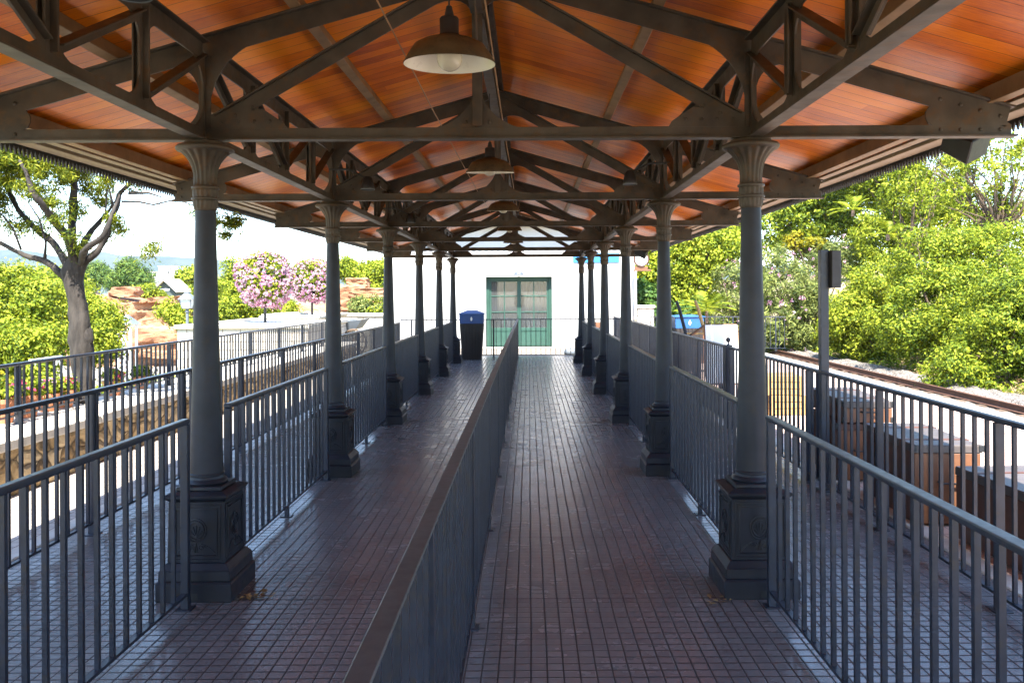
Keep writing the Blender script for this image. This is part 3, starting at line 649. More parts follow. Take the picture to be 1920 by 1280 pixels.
tB = railing('low railing standing on top of the yellow stone wall', (-4.84, 3.4), (-4.84, 20.8), 0.49, 1.07, [4.68 + 1.69 * i for i in range(-2, 8)], pw=0.05)
RX = 2.5
railing('outer right railing beside the luggage, from the photo edge to the gate post', (RX, 2.4), (RX, 10.6), 0, 1.03, [0.6 + 1.55 * i for i in range(5)] + [8.18], pw=0.05)
railing('outer right railing beyond the gate post, running back to the white building', (RX, 10.85), (RX, 25.3), 0, 1.03, [0.02 + 1.7 * i for i in range(9)], pw=0.05)
railing('thin low fence across the far end of both aisles before the green door', (-3.4, 22.5), (2.44, 22.5), 0, 1.03, [0.3, 2.46, 5.82], hand=(0.026, 0.026), pw=0.04, bw=0.017)
railing('far fence across the platform behind the bin with the sunlit blue lid', (3.6, 25.4), (7.4, 24.6), 0, 1.0, [0.02, 1.2, 2.4, 3.6], hand=(0.025, 0.025), pw=0.035, bw=0.014)
t = empty('gate_post', (RX, 10.72, 0), 'square dark gate post with a round ball finial in the outer right railing', 'gate post')
m = MB(); m.box(RX - 0.045, RX + 0.045, 10.675, 10.765, 0, 1.045); m.build('post', 'rail', t, bevel=0.004)
m = MB(); m.lathe(RX, 10.72, [(0.02, 1.045), (0.012, 1.06), (0.012, 1.075)], 12); m.ball((RX, 10.72, 1.105), 0.034, 14, 10); m.build('finial', 'rail', t, smooth=True)
t = empty('sign_post', (RX + 0.015, 7.3, 0), 'tall square dark post with a flat sign box seen edge on, right of the aisle', 'sign post')
x = RX + 0.02; m = MB(); m.box(x - 0.035, x + 0.035, 7.27, 7.34, 0, 2.06); m.box(x - 0.07, x + 0.07, 7.235, 7.375, 0, 0.012); m.build('post', 'rail', t, bevel=0.004)
m = MB(); m.box(x + 0.037, x + 0.115, 7.20, 7.50, 1.735, 2.05); m.build('sign_box', M['darkbin'], t, bevel=0.004)

# ------------------------------------------------------------------ stone wall with cap
t = empty('stone_wall', (-4.6, 0, 0), 'low yellow rubble stone wall with pale cap slabs along the left paving', 'wall')
m = MB(); ny = 200; nz = 7
for j in range(ny):
    for i in range(nz + 1): pass
vs = []; fs = []
for j in range(ny + 1):
    for i in range(nz + 1):
        y = 1.5 + 20 * j / ny; z = -0.05 + 0.45 * i / nz
        vs.append((-4.40 + noise.noise(Vector((y * 3.0, z * 5, 1))) * 0.05 + noise.noise(Vector((y * 9, z * 12, 3))) * 0.025, y, z))
fs = [(j * (nz + 1) + i, (j + 1) * (nz + 1) + i, (j + 1) * (nz + 1) + i + 1, j * (nz + 1) + i + 1) for j in range(ny) for i in range(nz)]
m.add(vs, fs); m.box(-5.2, -4.47, 1.5, 21.5, -0.3, 0.398); m.build('rubble_face', 'rubble', t, smooth=True, angle=60)
m = MB()
for k in range(17):
    y = 1.5 + 1.2 * k; m.box(-5.25, -4.36, y + 0.004, y + 1.196, 0.4, 0.49 + 0.003 * math.sin(k * 2.3))
m.build('cap_slab', 'capstone', t, bevel=0.012, seg=2)

# ------------------------------------------------------------------ white building with green doors
B = 26.5
bl = empty('station_building', (-0.5, 30, 0), 'white plastered station building with green double doors at the end of the canopy', 'building')
m = MB()
dx0, dx1, dz = -1.341, 0.712, 2.22
m.box(-4.3, dx0, B, B + 0.3, 0, 3.86); m.box(dx1, 3.28, B, B + 0.3, 0, 3.86); m.box(dx0, dx1, B, B + 0.3, dz, 3.86)
m.box(-4.3, -4.0, B + 0.3, B + 8, 0, 3.86); m.box(2.98, 3.28, B + 0.3, B + 8, 0, 3.86); m.box(-4.0, 2.98, B + 7.7, B + 8, 0, 3.86); m.box(-4.0, 2.98, B + 0.3, B + 7.7, 3.7, 3.86)
m.build('wall', 'plaster', bl)
m = MB(); m.box(-3.99, 2.97, B + 2.6, B + 2.7, 0, 3.69); m.box(-3.99, 2.97, B + 0.31, B + 7.6, -0.02, 0.012); m.build('inner_partition', 'darkroom', bl)
m = MB(); m.box(-4.5, 3.5, B - 0.45, B - 0.003, 3.78, 3.88); m.build('eave_soffit', 'zinc', bl)
m = MB(); e = 0.5
m.add([(-4.8, B - e, 3.9), (3.8, B - e, 3.9), (3.8, B + 8 + e, 3.9), (-4.8, B + 8 + e, 3.9), (-2.5, B + 4, 5.2), (1.5, B + 4, 5.2)], [(0, 1, 5, 4), (1, 2, 5), (2, 3, 4, 5), (3, 0, 4), (3, 2, 1, 0)])
x = -4.75
while x < 3.8:
    m.tube([(x, B - e - 0.06, 3.93), (x, B - e + 1.5, 4.42)], [0.075, 0.075], 8); x += 0.19
m.build('roof', 'rooftile', bl)
# door
D = B + 0.285
dr = MB(); dr.box(dx0, dx0 + 0.1, D - 0.04, D + 0.06, 0.04, dz); dr.box(dx1 - 0.1, dx1, D - 0.04, D + 0.06, 0.04, dz); dr.box(dx0 + 0.1, dx1 - 0.1, D - 0.04, D + 0.06, dz - 0.12, dz)
dfm = dr.build('door_frame', 'green', bl, bevel=0.006)
mid = (dx0 + dx1) / 2
for s_, (a, b) in enumerate(((dx0 + 0.103, mid - 0.003), (mid + 0.003, dx1 - 0.103))):
    m = MB(); y0, y1 = D - 0.015, D + 0.035; st = 0.09 if s_ == 0 else 0.06
    m.box(a, a + 0.055, y0, y1, 0.05, dz - 0.125); m.box(b - 0.055, b, y0, y1, 0.05, dz - 0.125); m.box(a + 0.055, b - 0.055, y0, y1, 2.07, dz - 0.125)
    m.box(a + 0.055, b - 0.055, y0, y1, 0.52, 0.63); m.box(a + 0.055, b - 0.055, y0, y1, 0.05, 0.14); m.box(a + 0.055, b - 0.055, D + 0.0, D + 0.02, 0.14, 0.52)
    for zz in (1.10, 1.60): m.box(a + 0.055, b - 0.055, y0 + 0.005, y1 - 0.005, zz, zz + 0.035)
    c = (a + b) / 2
    for z_0, z_1 in ((0.63, 1.10), (1.135, 1.60), (1.635, 2.07)): m.box(c - 0.016, c + 0.016, y0 + 0.005, y1 - 0.005, z_0, z_1)
    lf = m.build('door', 'green', bl, bevel=0.004)
    m = MB(); m.box(a + 0.05, b - 0.05, D + 0.008, D + 0.014, 0.63, 2.07); m.build('pane', 'glass', lf)
m = MB(); m.tube([(mid - 0.06, D - 0.05, 1.05), (mid - 0.06, D - 0.07, 1.02), (mid - 0.03, D - 0.07, 0.99), (mid - 0.02, D - 0.05, 1.03)], 0.008, 6); m.build('door_handle', 'black', bl)
m = MB()
for (a, b) in ((dx0 + 0.12, dx0 + 0.40), (mid + 0.2, dx1 - 0.12)):
    n = 14; pts = [(a + (b - a) * i / n, D + 0.12 + 0.02 * math.sin(i * 2.2)) for i in range(n + 1)]
    m.add([(px, py, 0.6) for px, py in pts] + [(px, py, 2.1) for px, py in pts], [(i, i + 1, n + 2 + i, n + 1 + i) for i in range(n)])
m.build('curtain', 'cream', bl, smooth=True)
m = MB(); m.box(dx0 - 0.1, dx1 + 0.1, B - 0.35, B - 0.002, -0.003, 0.045); m.build('door_step', 'capstone', bl, bevel=0.01)
# blue sign
m = MB(); m.box(1.37, 2.80, B - 0.035, B - 0.003, 2.645, 2.93); o = m.build('blue_sign', 'bluesign', origin=(2.08, B - 0.02, 2.64), bevel=0.003); tag(o, 'plain sky blue sign board on the white building wall', 'sign')
# wall lamp over the door
t = empty('wall_lamp', (mid, B - 0.02, 2.6), 'pale domed wall lamp on a thin rod above the green doors', 'wall lamp')
x = mid + 0.0; y = B - 0.2; z = 2.27
m = MB(); m.lathe(x, y, [(0.16, z - 0.01), (0.16, z), (0.145, z + 0.05), (0.1, z + 0.1), (0.03, z + 0.125)], 28); m.build('lamp_shade', 'lampblue', t, smooth=True)
m = MB(); m.tube([(x, y, z + 0.12), (x, y, z + 0.42), (x, y + 0.05, z + 0.5), (x, B - 0.003, z + 0.5)], 0.012, 8); m.build('rod', 'lampblue', t, smooth=True)

# station clock
X = 3.42; Y = 26.0
t = empty('station_clock', (X, Y, 0.75), 'round white faced station clock in an orange brown case on a white post', 'clock')
m = MB(); m.lathe(X - 0.17, Y, [(0.05, 0.9), (0.035, 1.0), (0.03, 2.3), (0.05, 2.36)], 12); m.build('post', 'white', t, smooth=True)
m = MB(); m.box(X - 0.24, X + 0.3, Y - 0.05, Y + 0.05, 2.36, 2.41); m.box(X - 0.2, X + 0.2, Y - 0.04, Y + 0.04, 2.41, 2.5); m.build('bracket', 'trunkside', t, bevel=0.008)
def disc(x, y0, y1, z, r, n=32): return [(x + r * math.cos(2 * PI * i / n), z + r * math.sin(2 * PI * i / n)) for i in range(n)]
m = MB(); m.prism(disc(X, 0, 0, 2.72, 0.235), Y, 0.14); m.build('case', 'trunk', t, bevel=0.01)
m = MB(); m.prism(disc(X, 0, 0, 2.72, 0.19), Y - 0.078, 0.012); fc = m.build('face', 'white', t)
m = MB()
for k in range(12):
    a = k * PI / 6; m.bar((X + 0.15 * math.cos(a), Y - 0.087, 2.72 + 0.15 * math.sin(a)), (X + 0.175 * math.cos(a), Y - 0.087, 2.72 + 0.175 * math.sin(a)), 0.004, 0.012, Vector((-math.sin(a), 0, math.cos(a))))
m.build('hour_marks', 'black', fc)
for L_, a in ((0.09, R(172)), (0.13, R(150))):
    m = MB(); m.bar((X, Y - 0.088, 2.72), (X + L_ * math.cos(a), Y - 0.088, 2.72 + L_ * math.sin(a)), 0.004, 0.012, Vector((-math.sin(a), 0, math.cos(a)))); m.build('clock_hand', 'black', fc)
m = MB(); m.box(3.3, 3.78, 25.85, 26.3, 0, 1.24); m.box(3.26, 3.82, 25.8, 26.35, 1.243, 1.32); o = m.build('stone_pier', 'blocks', origin=(3.54, 26.1, 0), bevel=0.01); tag(o, 'white block stone pier beneath the station clock', 'pier')

# ------------------------------------------------------------------ bins
def litter_bin(x, y, lab, lid, body, h=1.27):
    t = empty('litter_bin', (x, y, 0), lab, 'bin')
    m = MB(); m.frus(x, y, 0.235, 0.03, 0.29, 0.93)
    for k in range(-3, 4):
        for (ax, sgn) in ((0, -1), (1, 1), (1, -1)):
            f0 = 0.23 * k / 3.4; f1 = 0.285 * k / 3.4
            if ax == 0: m.bar((x + f0, y - 0.238, 0.05), (x + f1, y - 0.293, 0.92), 0.05, 0.02, Vector((0, -1, 0)))
            else: m.bar((x + sgn * 0.238, y + f0, 0.05), (x + sgn * 0.293, y + f1, 0.92), 0.05, 0.02, Vector((sgn, 0, 0)))
    m.frus(x, y, 0.25, 0, 0.245, 0.03); m.build('body', body, t, bevel=0.004)
    m = MB(); m.frus(x, y, 0.3, 0.932, 0.31, 1.17); m.frus(x, y, 0.335, 1.172, 0.335, 1.19); m.frus(x, y, 0.335, 1.19, 0.13, h); l = m.build('lid', lid, t, bevel=0.006)
    m = MB(); m.prism([(x, 0.995), (x + 0.025, 1.03), (x + 0.03, 1.065), (x + 0.005, 1.115), (x - 0.02, 1.07), (x - 0.02, 1.03)], y - 0.311, 0.008); m.build('emblem', 'white', l)
    return t
litter_bin(-1.48, 22.1, 'dark slatted litter bin with a navy blue lid at the end of the left aisle', 'blue', 'darkbin')
litter_bin(3.44, 18.6, 'litter bin with a blue lid, its sunlight painted in, behind the hand truck on the right platform', 'blue_sunlit', 'darkbin', h=1.22)

# ------------------------------------------------------------------ luggage and carts on the right platform
def luggage(lab, cx, cy, z, w_, l_, h_, rz, side='trunk', end='trunkside', top_='trunktop', strap=True, name='travel_trunk', group='old travel trunks stacked behind the right railing'):
    t = empty(name, (cx, cy, z), lab, 'trunk', group)
    a = w_ / 2; b = l_ / 2
    def put(m, nm, mat, bev=0.005): o = m.build(nm, mat, bevel=bev); o.parent = t; return o
    m = MB(); m.box(-a, a, -b + 0.013, b, 0.01, h_ - 0.06); put(m, 'body', side)
    m = MB(); m.box(-a + 0.004, a - 0.004, -b, -b + 0.012, 0.012, h_ - 0.062); put(m, 'end_board', end)
    m = MB(); m.box(-a - 0.004, a + 0.004, -b - 0.003, b + 0.004, h_ - 0.058, h_ - 0.006); m.box(-a - 0.002, a + 0.002, -b - 0.001, b + 0.002, h_ - 0.006, h_); ld = put(m, 'lid', top_, 0.008)
    if strap:
        for q in (-0.5, 0.5):
            m = MB(); y_ = q * l_ * 0.55; m.box(-a - 0.008, a + 0.008, y_ - 0.02, y_ + 0.02, h_, h_ + 0.005); m.box(-a - 0.010, -a - 0.005, y_ - 0.02, y_ + 0.02, 0.02, h_ + 0.005); m.box(a + 0.005, a + 0.010, y_ - 0.02, y_ + 0.02, 0.02, h_ + 0.005); put(m, 'strap', 'trunk', 0)
        for sx in (-1, 1):
            for sz in (0.01, h_ - 0.05): m = MB(); m.box(sx * a - 0.02, sx * a + 0.02, -b - 0.007, -b + 0.03, sz, sz + 0.05); put(m, 'corner_cap', 'black', 0.004)
        m = MB(); m.tube([(-0.07, -b - 0.004, h_ * 0.55), (-0.06, -b - 0.03, h_ * 0.53), (0.06, -b - 0.03, h_ * 0.53), (0.07, -b - 0.004, h_ * 0.55)], 0.008, 6); put(m, 'handle', 'black', 0)
    t.rotation_euler.z = rz
    return t
luggage('large tan ended trunk with grey lid, second from the right photo edge', 3.06, 6.72, 0, 0.48, 1.05, 0.585, R(-3))
luggage('dark brown trunk nearest the right edge of the photo', 3.22, 5.35, 0, 0.55, 1.05, 0.50, R(2), end='trunk')
luggage('reddish leather case on the ground under the orange ended trunk', 3.0, 8.15, 0, 0.42, 1.0, 0.52, R(-3), side='trunk', end='trunkside', top_='trunk')
luggage('orange ended trunk lying on top of the reddish leather case', 3.06, 8.2, 0.52, 0.42, 1.15, 0.2, R(-3), end='trunkside')
def crate(lab, cx, cy, z, w_, l_, h_, rz, mat='yellowwood'):
    t = empty('wooden_crate', (cx, cy, z), lab, 'crate', 'wooden crates on the right platform'); a = w_ / 2; b = l_ / 2
    m = MB(); n = 3
    for k in range(n):
        z0 = h_ * k / n + 0.004; z1 = h_ * (k + 1) / n - 0.006
        m.box(-a, a, -b, -b + 0.02, z0, z1); m.box(-a, a, b - 0.02, b, z0, z1); m.box(-a, -a + 0.02, -b + 0.021, b - 0.021, z0, z1); m.box(a - 0.02, a, -b + 0.021, b - 0.021, z0, z1)
    o = m.build('slatted_side', mat, bevel=0.002); o.parent = t
    for sx in (-1, 1):
        for sy in (-1, 1):
            m = MB(); m.box(min(sx * (a + 0.008), sx * (a - 0.035)), max(sx * (a + 0.008), sx * (a - 0.035)), min(sy * (b + 0.008), sy * (b + 0.001)), max(sy * (b + 0.008), sy * (b + 0.001)), 0, h_)
            o = m.build('corner_batten', mat, bevel=0.002); o.parent = t
    m = MB(); m.box(-a + 0.02, a - 0.02, -b + 0.02, b - 0.02, h_ - 0.02, h_ - 0.003); o = m.build('lid', mat, bevel=0.003); o.parent = t
    t.rotation_euler.z = rz
crate('pale yellow wooden crate at the bottom of the two, by the gate', 3.55, 12.1, 0, 0.5, 0.6, 0.27, R(4)); crate('pale yellow wooden crate on top of the other one, by the gate', 3.56, 12.1, 0.272, 0.47, 0.56, 0.27, R(-3))
crate('small orange crate on the far luggage pile near the clock', 3.9, 20.8, 0.85, 0.34, 0.34, 0.2, R(8), 'trunkside')
crate('orange crate carrying the pile near the clock', 3.7, 20.9, 0, 0.9, 0.8, 0.85, R(8), 'trunkside')
# hand truck with white board
t = empty('hand_truck', (2.97, 14.2, 0), 'old wooden hand truck with two curved handles and iron wheels', 'hand truck')
HT = -0.43
for xx_, mt in ((3.02 + HT, 'black'), (3.35 + HT, 'yellowwood')):
    m = MB(); m.tube([(xx_, 15.0, 1.55), (xx_ + 0.03, 14.9, 1.42), (xx_ + 0.08, 14.7, 1.1), (xx_ + 0.12, 14.4, 0.75), (xx_ + 0.15, 14.0, 0.22)], [0.025, 0.03, 0.03, 0.035, 0.035], 8); m.build('handle', mt, t, smooth=True)
for k in range(4):
    m = MB(); m.bar((3.12 + HT + 0.02 * k, 14.6 - 0.14 * k, 1.0 - 0.2 * k), (3.50 + HT + 0.02 * k, 14.6 - 0.14 * k, 1.0 - 0.2 * k), 0.05, 0.03); m.build('crossbar', 'yellowwood', t)
for xx_ in (3.08 + HT, 3.60 + HT):
    m = MB(); m.tube([(xx_, 14.05 + 0.17 * math.cos(a * PI / 10), 0.2 + 0.17 * math.sin(a * PI / 10)) for a in range(21)], 0.018, 6)
    for a in range(6): m.tube([(xx_, 14.05, 0.2), (xx_, 14.05 + 0.17 * math.cos(a * PI / 3), 0.2 + 0.17 * math.sin(a * PI / 3))], 0.01, 5)
    m.build('wheel', 'black', t)
m = MB(); m.tube([(3.06 + HT, 14.05, 0.2), (3.62 + HT, 14.05, 0.2)], 0.015, 6); m.build('axle', 'black', t)
t = empty('leaning_board', (3.3, 13.1, 0), 'white board in an orange wooden frame leaning on the hand truck', 'board')
m = MB(); A = Vector((2.74, 13.15, 0.30)); U = Vector((0.04, 0.35, 0.88)); W_ = Vector((0.50, 0.0, 0.0)); nn = W_.cross(U).normalized()
def quad3(m, o_, w__, u__, th):
    n3 = w__.cross(u__).normalized() * th; vs = [o_, o_ + w__, o_ + w__ + u__, o_ + u__]; m.add([v for v in vs] + [v + n3 for v in vs], [(3, 2, 1, 0), (4, 5, 6, 7), (0, 1, 5, 4), (1, 2, 6, 5), (2, 3, 7, 6), (3, 0, 4, 7)])
quad3(m, A, W_, U * 1.0, 0.02); m.build('panel', 'white', t)
m = MB()
for a_, b_ in ((A, A + W_), (A + U, A + U + W_), (A, A + U), (A + W_, A + W_ + U)): m.bar(a_ - nn * 0.006, b_ - nn * 0.006, 0.04, 0.025, nn)
m.build('frame', 'trunkside', t); m = MB(); m.bar(A, (A.x + 0.02, 13.0, 0), 0.04, 0.03); m.build('leg', 'trunkside', t); m = MB(); m.bar(A + W_, (A.x + 0.52, 13.0, 0), 0.04, 0.03); m.build('leg', 'trunkside', t); m = MB(); m.bar(A + U, (2.62, 14.0, 0.98), 0.04, 0.03); m.build('prop', 'trunkside', t)
t = empty('wooden_barrel', (2.0, 24.8, 0), 'small orange brown barrel on the far paving right of the doors', 'barrel')
m = MB(); m.lathe(2.0, 24.8, [(0.13, 0), (0.165, 0.25), (0.17, 0.42), (0.165, 0.6), (0.13, 0.85)], 20); m.build('staves', 'trunkside', t, smooth=True)
m = MB(); [m.lathe(2.0, 24.8, [(r_ + 0.003, z_ - 0.02), (r_ + 0.004, z_ + 0.02)], 20, cap=False) for r_, z_ in ((0.152, 0.15), (0.171, 0.42), (0.156, 0.68))]; m.build('hoop', 'black', t)
m = MB(); m.ball((1.15, 23.6, 0.07), 0.17, 14, 8, 1.2, 0.8, 0.75); o = m.build('cloth_sack', 'lampgrey', origin=(1.15, 23.6, 0), smooth=True); tag(o, 'small grey sack lying on the paving just behind the end fence', 'sack')
t = empty('wooden_marker', (11.0, 19.85, -0.1), 'short brown wooden stake beyond the railway at the right edge', 'post')
m = MB(); m.box(10.92, 11.08, 19.8, 19.9, -0.4, -0.02); m.box(10.94, 11.0, 19.78, 19.8, -0.3, -0.04); m.build('stake', 'trunkside', t, bevel=0.005); t.location = (10.1 - 0.0, 18.1, -0.1)

# ------------------------------------------------------------------ foliage
rng = np.random.default_rng(11)
def leaf_mesh(name, P, N, L, W_, mat, parent, droop=0.0, up=0.35, var=0.45, org=None):
    n = len(P); N = N + rng.normal(0, 0.55, (n, 3)); N[:, 2] += up; N /= np.linalg.norm(N, axis=1)[:, None] + 1e-9
    T = rng.normal(0, 1, (n, 3)); T[:, 2] -= droop; T -= N * np.sum(T * N, axis=1)[:, None]; T /= np.linalg.norm(T, axis=1)[:, None] + 1e-9
    Bt = np.cross(N, T); s = (1 - var / 2 + var * rng.random(n))[:, None]
    l = L * s; w_ = W_ * s
    V = np.empty((n, 4, 3)); V[:, 0] = P; V[:, 1] = P + T * l * 0.45 + Bt * w_ * 0.5; V[:, 2] = P + T * l + N * l * (-0.12); V[:, 3] = P + T * l * 0.45 - Bt * w_ * 0.5
    V = V.reshape(-1, 3)
    o_ = np.array(org if org is not None else wloc(parent)); V = V - o_
    me = bpy.data.meshes.new(name); me.vertices.add(n * 4); me.vertices.foreach_set('co', V.ravel().astype(np.float32))
    me.loops.add(n * 4); me.loops.foreach_set('vertex_index', np.arange(n * 4, dtype=np.int32)); me.polygons.add(n)
    me.polygons.foreach_set('loop_start', np.arange(0, n * 4, 4, dtype=np.int32)); me.polygons.foreach_set('loop_total', np.full(n, 4, dtype=np.int32))
    me.update(calc_edges=True); me.materials.append(M[mat]); o = bpy.data.objects.new(name, me); col.objects.link(o)
    if parent: o.parent = parent
    else: o.location = o_
    return o
def clumps(blobs, n, nclump, rc=0.3, shell=(0.62, 1.05), flat=1.0, lumpy=1.0):
    """blobs: [(cx,cy,cz,rx,ry,rz)]; leaves gathered in clumps around the blobs' surface"""
    P = []; Nn = []; wts = np.array([b[3] * b[5] + b[4] * b[5] + b[3] * b[4] for b in blobs]); wts = wts / wts.sum()
    for b, wt in zip(blobs, wts):
        k = max(3, int(nclump * wt)); c = np.array(b[:3]); r = np.array(b[3:6])
        d = rng.normal(0, 1, (k, 3)); d /= np.linalg.norm(d, axis=1)[:, None]; rad = shell[0] + (shell[1] - shell[0]) * np.sqrt(rng.random(k))
        lump = 1 + lumpy * 0.22 * np.sin(d[:, 0] * 5 + b[0]) * np.cos(d[:, 2] * 4 + b[1]) + lumpy * 0.1 * np.sin(d[:, 1] * 9)
        cc = c + d * r * (rad * lump)[:, None]; size = rc * (0.5 + rng.random(k)); m_ = max(1, int(n * wt / k)); ncl = (m_ * (0.4 + 1.2 * rng.random(k))).astype(int) + 1
        idx = np.repeat(np.arange(k), ncl); e = rng.normal(0, 1, (len(idx), 3)); e /= np.linalg.norm(e, axis=1)[:, None]; rr = rng.random(len(idx)) ** 0.45
        off = e * (rr * size[idx])[:, None]; off[:, 2] *= 0.75 * flat
        P.append(cc[idx] + off); Nn.append(e * 0.8 + d[idx] * 0.5)
    return np.concatenate(P), np.concatenate(Nn)
def limbs(m, base, blobs, r0, nper=4, seed=0, thick=0.35):
    rs = random.Random(seed); base = Vector(base)
    for b in blobs:
        c = Vector(b[:3])
        for k in range(nper):
            tip = c + Vector((rs.uniform(-1, 1) * b[3], rs.uniform(-1, 1) * b[4], rs.uniform(-0.4, 0.95) * b[5])) * 0.85
            mid_ = base.lerp(tip, 0.45) + Vector((rs.uniform(-1, 1), rs.uniform(-1, 1), rs.uniform(0, 1))) * 0.12 * (tip - base).length
            q = base.lerp(mid_, 0.5) + Vector((rs.uniform(-1, 1), rs.uniform(-1, 1), 0)) * 0.04 * (tip - base).length
            m.tube([base, q, mid_, mid_.lerp(tip, 0.55) + Vector((0, 0, 0.05 * b[5])), tip], [r0 * thick * 1.3, r0 * thick, r0 * thick * 0.7, r0 * thick * 0.4, r0 * thick * 0.12], 6)
def plant(name, lab, cat, base, blobs, n, L, W_, mat, nclump, rc, group=None, trunk_h=None, r0=0.08, seed=1, bk='bark2', shell=(0.62, 1.05), up=0.35, droop=0.0, nper=4, crown='crown', extra=None, flat=1.0):
    t = empty(name, base, lab, cat, group)
    m = MB(); b0 = Vector(base); th = trunk_h if trunk_h is not None else 0.3
    top_ = b0 + Vector((0.03 * th, 0, th)); m.tube([b0 - ZUP * 0.2, b0 + ZUP * 0.05, b0.lerp(top_, 0.5) + Vector((0.04 * th, 0, 0)), top_], [r0 * 1.5, r0 * 1.15, r0, r0 * 0.8], 10)
    limbs(m, top_, blobs, r0, nper, seed); m.build('trunk', bk, t, smooth=True)
    P, Nn = clumps(blobs, n, nclump, rc, shell, flat); leaf_mesh(crown, P, Nn, L, W_, mat, t, up=up, droop=droop)
    if extra:
        P, Nn = clumps([(b[0], b[1], b[2] + 0.06, b[3] * 1.05, b[4] * 1.05, b[5] * 1.05) for b in blobs], extra[1], extra[2], extra[3], (0.92, 1.08)); leaf_mesh(extra[0], P, Nn, extra[4], extra[5], extra[6], t, up=0.4)
    return t
def px(x, y, Y):   # photo pixel -> world point at distance Y
    return ((x - 992) / 1600 * Y, Y, EYE - (y + (x - 992) * 0.0049 - 550) / 1600 * Y)

# --- near tree on the left, limbs drawn at their place
TY = 9.6
t = empty('shade_tree', (px(154, 765, TY)[0], TY, 0.4), 'grey barked shade tree with feathery leaves standing behind the low wall rail', 'tree')
rs = random.Random(4)
def P3(x, y, dy=0): return px(x, y, TY + dy)
m = MB()
def limb(pts, r):
    P_ = [Vector(P3(*p)) for p in pts]; Q = []; S = []
    for i in range(len(P_) - 1):
        a0 = P_[max(i - 1, 0)]; a1 = P_[i]; a2 = P_[i + 1]; a3 = P_[min(i + 2, len(P_) - 1)]
        for k in range(5):
            u = k / 5; Q.append(0.5 * ((2 * a1) + (a2 - a0) * u + (2 * a0 - 5 * a1 + 4 * a2 - a3) * u * u + (3 * a1 - a0 - 3 * a2 + a3) * u ** 3)); S.append(r[i] * (1 - u) + r[i + 1] * u)
    m.tube(Q + [P_[-1]], [q * (0.8 if r[0] < 0.1 else 1) for q in S + [r[-1]]], 14)
limb([(156, 790), (155, 760), (153, 700), (152, 660), (150, 620), (146, 580), (140, 545), (138, 510), (142, 485)], [0.14, 0.115, 0.105, 0.122, 0.112, 0.094, 0.092, 0.112, 0.085])
limb([(128, 530), (110, 508), (80, 488), (45, 478), (0, 455), (-60, 430)], [0.05, 0.045, 0.042, 0.035, 0.03, 0.02])
limb([(134, 515), (118, 480), (98, 452, 0.2), (70, 430, 0.3), (40, 400, 0.4), (15, 350, 0.5), (-20, 300, 0.6)], [0.06, 0.05, 0.047, 0.042, 0.036, 0.03, 0.02])
limb([(140, 500), (130, 450, -0.2), (112, 425, -0.3), (85, 390, -0.5), (62, 360, -0.6), (40, 300, -0.6)], [0.07, 0.06, 0.05, 0.045, 0.035, 0.02])
limb([(141, 500), (138, 450), (136, 400), (139, 350), (140, 300), (132, 250)], [0.08, 0.062, 0.055, 0.045, 0.035, 0.02])
limb([(146, 520), (160, 490), (185, 468), (200, 440), (214, 400), (225, 365), (245, 342), (262, 310)], [0.06, 0.05, 0.044, 0.042, 0.04, 0.036, 0.028, 0.015])
limb([(146, 490), (158, 455, 0.3), (178, 425, 0.4), (200, 400, 0.4), (222, 374, 0.2)], [0.055, 0.045, 0.035, 0.022, 0.008])
limb([(150, 495), (162, 468, -0.3), (188, 446, -0.4), (205, 420, -0.4), (216, 390, -0.3), (226, 365, -0.2)], [0.05, 0.045, 0.035, 0.026, 0.018, 0.008])
for ps, r in (([(245, 362), (280, 362), (305, 370)], 0.02), ([(228, 378), (260, 378), (290, 384), (330, 374), (370, 388), (405, 400), (440, 410)], 0.013), ([(40, 468), (25, 430), (5, 405), (-20, 385)], 0.014), ([(84, 486), (84, 455), (72, 410), (55, 380)], 0.016), ([(215, 395), (205, 350), (190, 330)], 0.014), ([(200, 405), (200, 370), (205, 330), (220, 310)], 0.01), ([(214, 420), (240, 435), (262, 448), (280, 462)], 0.005), ([(232, 440), (250, 470), (275, 480)], 0.004), ([(300, 380), (285, 410), (292, 425)], 0.004), ([(150, 440), (175, 455), (190, 462)], 0.008)):
    m.tube([P3(*p) for p in ps], [r * (1 - 0.7 * i / (len(ps) - 1)) for i in range(len(ps))], 6)
m.ball(P3(160, 632, 0.0), 0.085, 14, 10, 1, 1, 1.6); m.v = m.v[:-154] if False else m.v
m.v = [tuple(Vector(v) + Vector((noise.noise(Vector(v) * 5), noise.noise(Vector(v) * 5 + Vector((9, 0, 0))), 0)) * 0.03 + Vector((noise.noise(Vector(v) * 14), 0, 0)) * 0.012) for v in m.v]
m.build('trunk', 'bark', t, smooth=True, angle=180)
bl_ = []
for (x, y, r, dy) in ((20, 300, 55, 0), (70, 290, 50, 0.2), (105, 315, 42, -0.3), (20, 345, 35, 0.4), (60, 350, 30, -0.4), (0, 380, 26, 0.3), (-60, 320, 80, 0.0), (-50, 420, 40, 0.0), (150, 320, 34, 0.3), (175, 350, 24, 0.2), (185, 378, 20, 0.3), (215, 330, 26, -0.1), (120, 400, 22, -0.3), (150, 392, 16, 0.0), (95, 375, 20, 0.2), (70, 430, 16, 0.2), (40, 420, 20, 0.3), (150, 450, 12, -0.1), (138, 470, 12, -0.15), (128, 440, 14, -0.3), (222, 405, 14, 0), (218, 428, 13, 0), (282, 470, 13, 0), (295, 455, 8, 0), (400, 408, 22, 0), (425, 428, 20, 0), (385, 395, 14, 0), (452, 408, 13, 0), (250, 345, 10, 0), (60, 250, 60, 0), (150, 250, 60, 0), (240, 300, 16, 0)):
    c = P3(x, y, dy); q = r / 1600 * TY; bl_.append((c[0], c[1], c[2], q, q * 1.3, q * 0.8))
